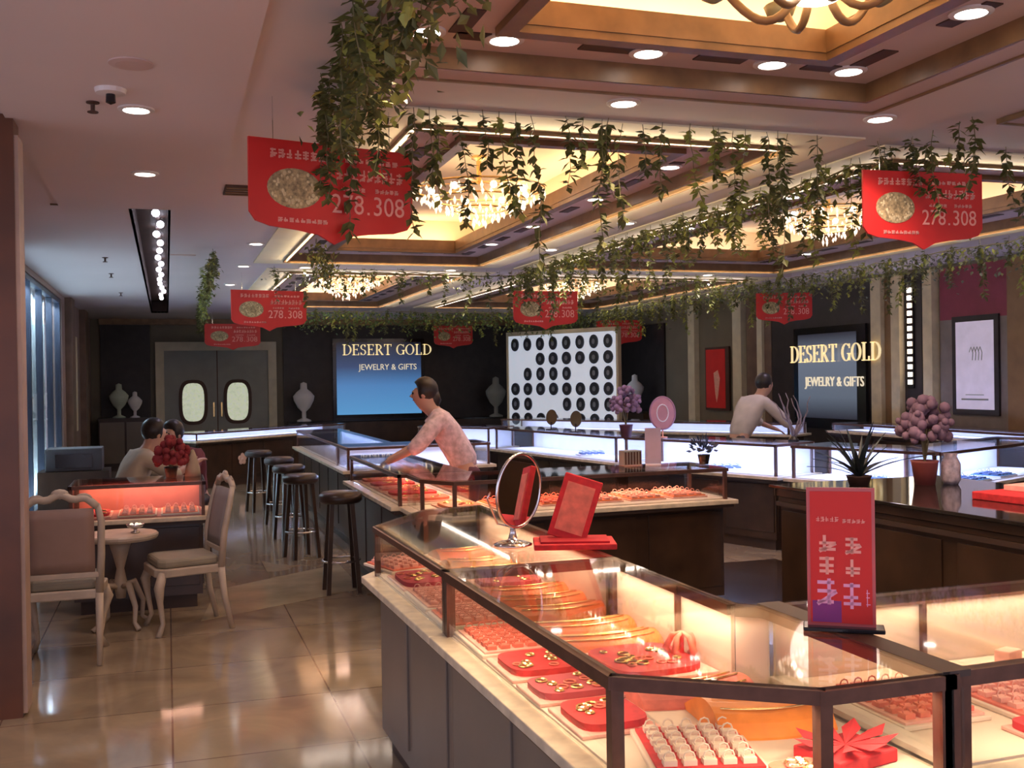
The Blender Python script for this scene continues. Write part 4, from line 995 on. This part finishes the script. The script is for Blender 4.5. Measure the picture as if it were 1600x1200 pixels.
# ================================================================== VINES
def leaf(vs, fs, p, d, up, L, wd):
    d = d.normalized(); s_ = d.cross(up); s_ = s_.normalized() if s_.length > 1e-3 else d.orthogonal().normalized(); nn = s_.cross(d)
    n = len(vs); m_ = p+d*L*.45+nn*L*.08
    vs += [p, m_+s_*wd, p+d*L, m_-s_*wd, p+d*L*.5]
    fs += [(n, n+1, n+4), (n+1, n+2, n+4), (n+2, n+3, n+4), (n+3, n, n+4)]
def strand(g, L, nl, size=.045):
    t_ = []; p = Vector((0, 0, 0)); pts = [p.copy()]; k = max(4, int(L/.06)); dx = Vector((g.uniform(-.1, .1), g.uniform(-.1, .1), -1))
    for q in range(k): dx = (dx+Vector((g.uniform(-.3, .3), g.uniform(-.3, .3), -.5))).normalized(); p = p+dx*L/k; pts.append(p.copy())
    vs = []; fs = []
    for q in range(nl):
        # leaves come in clumps along the stem
        c = (g.choice((.15, .35, .55, .75, .95))+g.uniform(-.10, .07)); c = min(.999, max(0, c)); i = int(c*k); pp = pts[i].lerp(pts[min(i+1, k)], c*k-i)
        a = g.uniform(0, 2*PI); d = Vector((cos(a), sin(a), g.uniform(-1.4, .2)))
        leaf(vs, fs, pp, d, Vector((g.uniform(-.4, .4), g.uniform(-.4, .4), 1)), size*g.uniform(.7, 1.3), size*.30)
    return pts, vs, fs
protos = []
for k in range(8):
    g = random.Random(100+k); L = (.34, .42, .50, .58, .30, .46, .64, .38)[k]
    pts, vs, fs = strand(g, L, int(L*105), .062)
    root = MB().add(vs, fs).build('hanging_vine', M_LEAFB if k % 4 == 3 else M_LEAF); tag(root, 'x', 'vine')
    MB().tube(pts, .0022, 4).build('stem', M_STEM, root)
    protos.append([root, False])
def put_vine(x, y, z, lab, group, k, s_=1.0, rz=0):
    pr = protos[k]
    if not pr[1]: o = pr[0]; pr[1] = True
    else: o = dup(pr[0])
    o.location = (x, y, z); o.rotation_euler = (0, 0, rz); o.scale = (1, 1, s_); o['label'] = lab; o['group'] = group
rows = [ # name of row, start, end, count, jitter, z-scale range, label
 ((.86, 5.02), (3.5, 5.02), 26, .06, (.8, 1.25), 'leafy vine strand hanging in the row between the near and the second coffer', 'vine strands between near and second coffer'),
 ((3.9, 5.05), (6.6, 5.10), 14, .10, (.8, 1.2), 'leafy vine strand hanging in the row before the right coffer', 'vine strands before the right coffer'),
 ((.70, 3.3), (.74, 5.2), 18, .10, (.6, 1.0), 'leafy vine strand in the dense row left of the near coffer', 'vine strands left of the near coffer'),
 ((4.05, 4.4), (4.12, 12.4), 58, .07, (.7, 1.1), 'vine strand in the long row between the second and the right coffer', 'vine strands along the beam between the coffers'),
 ((7.85, 6.2), (8.0, 21.5), 70, .10, (.8, 1.2), 'vine strand in the far long row before the right wall', 'vine strands before the right wall'),
 ((1.15, 12.3), (7.6, 12.4), 34, .10, (.7, 1.1), 'vine strand in the cross row behind the second coffer', 'vine strands behind the second coffer'),
 ((.42, 10.6), (.60, 21.5), 20, .05, (.5, .8), 'vine strand in the row right of the dark ceiling slot', 'vine strands right of the ceiling slot'),
 ((2.2, 19.2), (7.8, 19.4), 34, .15, (.8, 1.1), 'vine strand in the farthest cross row before the back wall', 'vine strands before the back wall')]
g = random.Random(55)
for ri, (a, b, n, j, (s0, s1), lab, grp) in enumerate(rows):
    for k in range(n):
        t = (k+.5)/n
        put_vine(a[0]+(b[0]-a[0])*t+g.uniform(-j, j), a[1]+(b[1]-a[1])*t+g.uniform(-j, j), ZC-.012, lab, grp, g.randrange(8), g.uniform(s0, s1), g.uniform(0, 6.28))
# the leafy garlands the strands hang from
def garland(a, b, dens, lab, seed, size=.05, width=.10, drop=.10, mt=M_LEAF, mix=M_LEAFB):
    g = random.Random(seed); A, B = Vector((*a, ZC-.07)), Vector((*b, ZC-.07)); L = (B-A).length
    t = thing('vine_garland', lab, 'garland', tuple(A))
    n = int(L*6); pts = [A.lerp(B, k/n)-A+Vector((g.uniform(-.02, .02), g.uniform(-.02, .02), g.uniform(-.02, .012))) for k in range(n+1)]
    MB().tube(pts, .006, 5).build('stem', M_STEM, t)
    for mm, fr_ in ((mt, .7), (mix, .3)):
        vs = []; fs = []
        for k in range(int(L*dens*fr_)):
            p = A.lerp(B, g.random())-A+Vector((g.gauss(0, width*.5), g.gauss(0, width*.5), -abs(g.gauss(0, drop*.5))))
            p.z = min(p.z, -.005)
            d = Vector((g.uniform(-1, 1), g.uniform(-1, 1), g.uniform(-1.2, .0)))
            leaf(vs, fs, p, d, Vector((g.uniform(-.5, .5), g.uniform(-.5, .5), 1)), size*g.uniform(.7, 1.3), size*.3)
        o = MB().add(vs, fs).build('foliage', mm, t); o['kind'] = 'stuff'
garland((.78, 2.9), (.82, 5.0), 260, 'thick yellow-green vine garland left of the near coffer at the top of the picture', 1, .06, .16, .22)
garland((4.05, 5.3), (4.12, 12.3), 200, 'long vine garland along the ceiling strip between the second and the right coffer', 2, .05, .12, .14)
garland((7.85, 6.3), (8.0, 21.5), 240, 'long drooping vine garland before the right wall', 3, .055, .16, .26, mat('grey_green_leaf', (.16, .18, .11), .6, var=.4, scale=9))
garland((1.15, 12.3), (7.6, 12.4), 120, 'vine garland crossing the ceiling behind the second coffer', 4, .05, .12, .16)
garland((.46, 10.6), (.62, 21.5), 110, 'vine garland running away right of the dark ceiling slot', 5, .05, .05, .20)
garland((2.2, 19.2), (7.8, 19.4), 330, 'thick green vine garland before the back wall above the blue screen', 6, .065, .18, .34, mat('fresh_green_leaf', (.10, .17, .05), .6, var=.4, scale=9))
garland((1.3, 9.5), (1.75, 11.9), 130, 'small vine garland at the far left corner of the second coffer', 7, .055, .12, .24)

# ================================================================== FURNITURE
def carved_chair(lab, loc, rz, backm, seatm):
    t = thing('carved_chair', lab, 'chair', loc, rz)      # faces +y locally
    w_, d_ = .46, .44; zs = .46
    pl_ = [(-w_/2+.03, -d_/2), (w_/2-.03, -d_/2), (w_/2, d_/2-.06), (w_/2-.06, d_/2), (-w_/2+.06, d_/2), (-w_/2, d_/2-.06)]
    MB().prism(pl_, zs-.075, zs-.02).build('seat_frame', M_CHAIR, t, bevel=.008)
    MB().prism(offset(pl_, -.02), zs-.02, zs+.04).build('seat', seatm, t, bevel=.02)
    for sx in (-1, 1):
        pts = [(sx*(w_/2-.035), d_/2-.05, zs-.05), (sx*(w_/2-.005), d_/2-.02, zs-.14), (sx*(w_/2-.03), d_/2-.03, .22), (sx*(w_/2-.05), d_/2-.05, .08), (sx*(w_/2-.02), d_/2-.015, 0)]
        MB().tube(pts, [.03, .034, .02, .015, .02], 8).build('leg', M_CHAIR, t, smooth=True)
        pts = [(sx*(w_/2-.03), -d_/2+.01, zs-.04), (sx*(w_/2-.03), -d_/2-.01, .22), (sx*(w_/2-.03), -d_/2-.06, 0)]
        MB().tube(pts, [.024, .021, .016], 8).build('leg', M_CHAIR, t, smooth=True)
    yb = -d_/2
    pt_ = []
    for sx in (-1, 1):
        MB().tube([(sx*(w_/2-.03), yb+.01, zs-.04), (sx*(w_/2-.015), yb-.01, .65), (sx*(w_/2-.01), yb-.05, .85), (sx*(w_/2-.03), yb-.075, .95)], [.024, .022, .020, .018], 8).build('back_post', M_CHAIR, t, smooth=True)
    cr = []
    for k in range(15):
        s_ = -1+2*k/14; cr.append((s_*(w_/2-.03), yb-.078, .95+.055*(1-s_*s_)+.012*cos(s_*9)))
    MB().tube(cr, .022, 8).ball((0, yb-.08, 1.02), .05, .018, .03).ball((-.13, yb-.08, .995), .035, .015, .02).ball((.13, yb-.08, .995), .035, .015, .02).build('crest_rail', M_CHAIR, t, smooth=True)
    for sx in (-1, 1):
        cv = []
        for k in range(12): a = k*.6; rr = .05-.0035*k; cv.append((sx*(.12+rr*cos(a)), yb-.082, .99+rr*.6*sin(a)))
        MB().tube(cv, .007, 5).build('carving', M_CHAIR, t, smooth=True)
    MB().bar((-w_/2+.03, yb-.005, zs+.07), (w_/2-.03, yb-.005, zs+.07), .03, .035).build('lower_rail', M_CHAIR, t, bevel=.006)
    vs = []; fs = []
    for i in range(7):
        for j in range(7):
            x = -w_/2+.05+(w_-.10)*i/6; z = zs+.09+(.93-zs-.09)*j/6; yy = yb-.005-.07*(j/6)**1.5
            bulge = .012*sin(PI*i/6)*sin(PI*j/6); vs += [(x, yy-.012-bulge, z), (x, yy+.012+bulge, z)]
    q = lambda i, j, s_: (i*7+j)*2+s_
    for i in range(6):
        for j in range(6): fs += [(q(i,j,0), q(i+1,j,0), q(i+1,j+1,0), q(i,j+1,0)), (q(i,j,1), q(i,j+1,1), q(i+1,j+1,1), q(i+1,j,1))]
    for i in range(6): fs += [(q(i,0,0), q(i,0,1), q(i+1,0,1), q(i+1,0,0)), (q(i,6,0), q(i+1,6,0), q(i+1,6,1), q(i,6,1)), (q(0,i,0), q(0,i+1,0), q(0,i+1,1), q(0,i,1)), (q(6,i,0), q(6,i,1), q(6,i+1,1), q(6,i+1,0))]
    MB().add(vs, fs).build('backrest', backm, t, smooth=True)
    return t
carved_chair('ivory carved chair seen from behind with brown-pink back, nearest at the left', (-.60, 6.90, 0), 0, M_UPH, M_SEAT)
carved_chair('ivory carved chair seen from the side with grey back, right of the first chair', (.08, 7.45, 0), R(102), M_UPHG, M_SEAT)
tb = thing('side_table', 'small round ivory table with curled legs between the two carved chairs', 'table', (-.32, 7.62, 0))
MB().lathe([(.24, .60), (.25, .615), (.25, .63), (.24, .64), (0, .64)], n=28).build('tabletop', M_CHAIR, tb)
MB().lathe([(.03, .2), (.045, .3), (.025, .4), (.05, .5), (.08, .6)], n=14).build('column', M_CHAIR, tb, smooth=True)
for k in range(4):
    a = k*PI/2+.6; MB().tube([(.02*cos(a), .02*sin(a), .28), (.10*cos(a), .10*sin(a), .30), (.17*cos(a), .17*sin(a), .16), (.16*cos(a), .16*sin(a), .05), (.21*cos(a), .21*sin(a), .012)], [.022, .024, .018, .014, .018], 8).build('leg', M_CHAIR, tb, smooth=True)
dishs = thing('glass_dish', 'small sparkling glass dish on the round ivory table', 'dish', (-.22, 7.6, .64))
MB().lathe([(.03, 0), (.03, .008), (.012, .012), (.012, .025), (.05, .04), (.06, .06), (.055, .06), (.02, .035), (0, .033)], n=18).build('bowl', M_CHROME, dishs, smooth=True)
for k in range(5): MB().ball((.03*cos(k*1.26), .03*sin(k*1.26), .052), .014, n=8, m=5).build('sweet', M_CRYS, dishs, smooth=True)
def bar_stool(lab, loc, s_=1.0):
    t = thing('bar_stool', lab, 'stool', loc); t.scale = (1, 1, s_)
    MB().lathe([(.15, .70), (.17, .72), (.17, .76), (.14, .785), (0, .79)], n=22).build('seat', mat('dark_brown_leather', (.035, .022, .018), .35), t, smooth=True)
    for k in range(4):
        a = k*PI/2+PI/4; MB().bar((.11*cos(a), .11*sin(a), .70), (.17*cos(a), .17*sin(a), 0), .032).build('leg', M_DBODY, t)
    MB().tube([(.145*cos(2*PI*k/20), .145*sin(2*PI*k/20), .25) for k in range(20)], .009, 6, closed=True).build('footrest', M_CHROME, t, smooth=True)
    return t
st0 = bar_stool('dark bar stool nearest, at the far end of the near island', (1.28, 8.25, 0))
for (x, y, lab) in ((1.18, 10.0, 'dark bar stool second in the row along the left cases'), (1.2, 11.2, 'dark bar stool third in the row along the left cases'), (1.22, 12.4, 'dark bar stool fourth in the row along the left cases'), (1.1, 13.8, 'dark bar stool farthest in the row, near the flower-emblem counter')):
    dup(st0, (x, y, 0), .3, lab)
# black office unit at the far left behind the seated person
pr = thing('cash_register', 'dark grey machine on a low stand behind the seated person at the left', 'machine', (-.95, 12.2, 0))
MB().box(-.35, .35, -.25, .25, 0, .74).build('stand', M_DBODY, pr); MB().box(-.28, .28, -.2, .2, .74, .98).build('housing', mat('charcoal', (.06, .06, .07), .4), pr, bevel=.01); MB().box(-.18, .18, -.21, -.2, .78, .92).build('slot_panel', M_BLACK, pr)

# ================================================================== PEOPLE
def skinned(name, verts, edges, radii, mt, parent, sub=1, root=0):
    me = bpy.data.meshes.new(name); me.from_pydata([tuple(v) for v in verts], edges, [])
    o = bpy.data.objects.new(name, me); COL.objects.link(o); me.materials.append(mt); o.parent = parent
    sk_ = o.modifiers.new('skin', 'SKIN'); sk_.use_smooth_shade = True
    for i, rr in enumerate(radii):
        q = me.skin_vertices[0].data[i]; q.radius = rr if isinstance(rr, tuple) else (rr, rr); q.use_root = (i == root)
    if sub: s_ = o.modifiers.new('subdivision', 'SUBSURF'); s_.levels = sub; s_.render_levels = sub
    return o
def person(lab, loc, rz, lean, side, arms, shirt, trousers, legs, hair=M_HAIR, hairlen=.0, headtilt=(0, .05)):
    """faces +y. lean: forward offset of the chest; arms: elbow and wrist points for left and right."""
    t = thing('person', lab, 'person', loc, rz)
    V = Vector; hip = V((0, 0, legs['hip'])); L = legs
    wa = hip+V((side*.2, lean*.25, .14)); ch_ = hip+V((side*.6, lean*.65, .33)); nk = hip+V((side, lean*.86, .47)); hb = nk+V((side*.15, headtilt[0]*.4+.02, .055)); hd = hb+V((0, headtilt[1]*.7, .095)); ht = hd+V((0, 0, .065))
    vs = [hip, wa, ch_, nk, hb, hd, ht]; ed = [(0,1),(1,2),(2,3),(3,4),(4,5),(5,6)]; rr = [(.13,.10), (.115,.09), (.14,.10), .062, (.078,.085), (.098,.112), (.075,.085)]
    sh = {}
    cl_v = [hip-V((0,0,.03)), wa, ch_, nk-V((0,0,.02))]; cl_e = [(0,1),(1,2),(2,3)]; cl_r = [(.170,.14), (.152,.125), (.185,.14), .098]
    for s_, (el, wr_) in zip((-1, 1), arms):
        p0 = ch_+V((s_*.165, .02*lean, .10)); el = V(el); wr_ = V(wr_)
        n = len(vs); vs += [p0, el, wr_]; ed += [(2, n), (n, n+1), (n+1, n+2)]; rr += [.052, .038, .026]
        m_ = len(cl_v); cl_v += [p0, el, el.lerp(wr_, .35)]; cl_e += [(2, m_), (m_, m_+1), (m_+1, m_+2)]; cl_r += [.082, .066, .058]
        d = (wr_-el).normalized(); sd_ = d.cross(V((0,0,1))).normalized()
        palm = wr_+d*.05; n2 = len(vs); vs.append(palm); ed.append((n+2, n2)); rr.append((.034, .017))
        for q in range(4):
            off = sd_*(-.026+q*.0175); ln = (.058, .068, .064, .050)[q]
            a = palm+d*.035+off; b = a+d*ln*.5+V((0,0,-.006)); c = b+d*ln*.5+V((0,0,-.018)); k = len(vs)
            vs += [a, b, c]; ed += [(n2, k), (k, k+1), (k+1, k+2)]; rr += [.0095, .0085, .007]
        k = len(vs); a = wr_+d*.02-sd_*.028*s_; b = a+d*.03-sd_*.02*s_; vs += [a, b, b+d*.025]; ed += [(n2, k), (k, k+1), (k+1, k+2)]; rr += [.011, .0095, .008]
    for s_ in (-1, 1):
        kn = V((s_*.11+L['kx'], L['kf'], L['kz'])); an = V((s_*.11+L['kx'], L['af'], .08)); to = an+V((0, .15, -.045))
        h0 = hip+V((s_*.09, 0, -.05)); n = len(vs); vs += [h0, kn, an, to]; ed += [(0, n), (n, n+1), (n+1, n+2), (n+2, n+3)]; rr += [.085, .055, .036, .03]
        skinned('trouser_leg', [hip+V((s_*.03, 0, 0)), h0, kn, an], [(0,1),(1,2),(2,3)], [.11, .10, .07, .055], trousers, t)
        MB().ball(tuple(an+V((0, .06, -.045))), .045, .13, .035).build('shoe', M_BLACK, t, smooth=True)
    body = skinned('body', vs, ed, rr, M_SKIN, t)
    skinned('shirt', cl_v, cl_e, cl_r, shirt, t)
    hm = MB().ball((0, -.024, .03), .100, .110, .112, 14, 10)
    # open the face side of the hair cap
    hm.v = [(x, min(y, .035+max(0, z-.05)*.6), z) for x, y, z in hm.v]
    if hairlen: hm.tube([(0, -.07, .02), (0, -.10, -.06), (0, -.09, -.06-hairlen)], [.06, .055, .02], 10)
    ho = hm.build('hair', hair, t, smooth=True); ho.location = hd
    fc = hd+V((0, .074, 0))
    MB().ball((fc.x-.03, fc.y, fc.z+.005), .010).ball((fc.x+.03, fc.y, fc.z+.005), .010).build('eyes', M_BLACK, t, smooth=True)
    MB().tube([(fc.x, fc.y, fc.z+.01), (fc.x, fc.y+.022, fc.z-.022), (fc.x, fc.y+.004, fc.z-.03)], [.007, .011, .008], 6).build('nose', M_SKIN, t, smooth=True)
    MB().ball((fc.x, fc.y-.003, fc.z-.052), .022, .008, .006).build('mouth', mat('lips', (.45, .12, .12), .5), t, smooth=True)
    MB().ball((fc.x-.083, fc.y-.085, fc.z-.01), .010, .02, .028).ball((fc.x+.083, fc.y-.085, fc.z-.01), .010, .02, .028).build('ears', M_SKIN, t, smooth=True)
    return t
STAND = dict(hip=.92, kx=0, kf=.03, kz=.48, af=-.02); SIT = dict(hip=.52, kx=0, kf=.42, kz=.50, af=.38)
person('person with black hair in a pink patterned top leaning left over the orange cases', (2.34, 8.25, 0), R(75), .34, 0,
  (((-.27, .42, 1.12), (-.20, .62, 1.02)), ((.27, .42, 1.12), (.18, .62, 1.02))), mat('pink_print_shirt', (.80, .62, .66), .8, var=.3, scale=22), mat('plum_trousers', (.10, .03, .05), .8), STAND, hairlen=.10, headtilt=(.06, .06))
person('person in a pale shirt bending right over the left low case', (-.42, 9.6, 0), R(-72), .30, 0,
  (((-.26, .40, .86), (-.18, .62, .95)), ((.26, .40, .86), (.16, .62, .95))), mat('pale_sand_shirt', (.62, .56, .44), .8), M_DARKW, dict(hip=.60, kx=0, kf=.42, kz=.55, af=.38), headtilt=(.08, .05))
person('person in a dark red jacket sitting right of the one in the pale shirt', (.26, 10.6, 0), R(140), .30, 0,
  (((-.26, .38, .84), (-.16, .60, .92)), ((.26, .38, .84), (.16, .60, .92))), mat('dark_red_jacket', (.16, .03, .035), .8), M_DARKW, dict(hip=.56, kx=0, kf=.42, kz=.52, af=.38), headtilt=(.10, .05))
for (x, y, lab) in ((-.42, 9.6, 'low dark stool under the person in the pale shirt'), (.26, 10.6, 'low dark stool under the person in the dark red jacket')):
    t = thing('low_stool', lab, 'stool', (x, y, 0)); MB().lathe([(.17, .40), (.18, .42), (.18, .46), (0, .47)], n=18).build('seat', M_BLACK, t)
    for k in range(4): a = k*PI/2+.7; MB().bar((.12*cos(a), .12*sin(a), .4), (.16*cos(a), .16*sin(a), 0), .025).build('leg', M_DBODY, t)
person('person in a beige top bending to the right behind the bright cold-lit case', (6.35, 10.9, 0), R(-80), .42, 0,
  (((-.26, .55, 1.08), (-.16, .72, 1.0)), ((.26, .55, 1.08), (.16, .72, 1.0))), mat('beige_top', (.70, .66, .62), .8), M_DARKW, STAND, headtilt=(.12, .04))
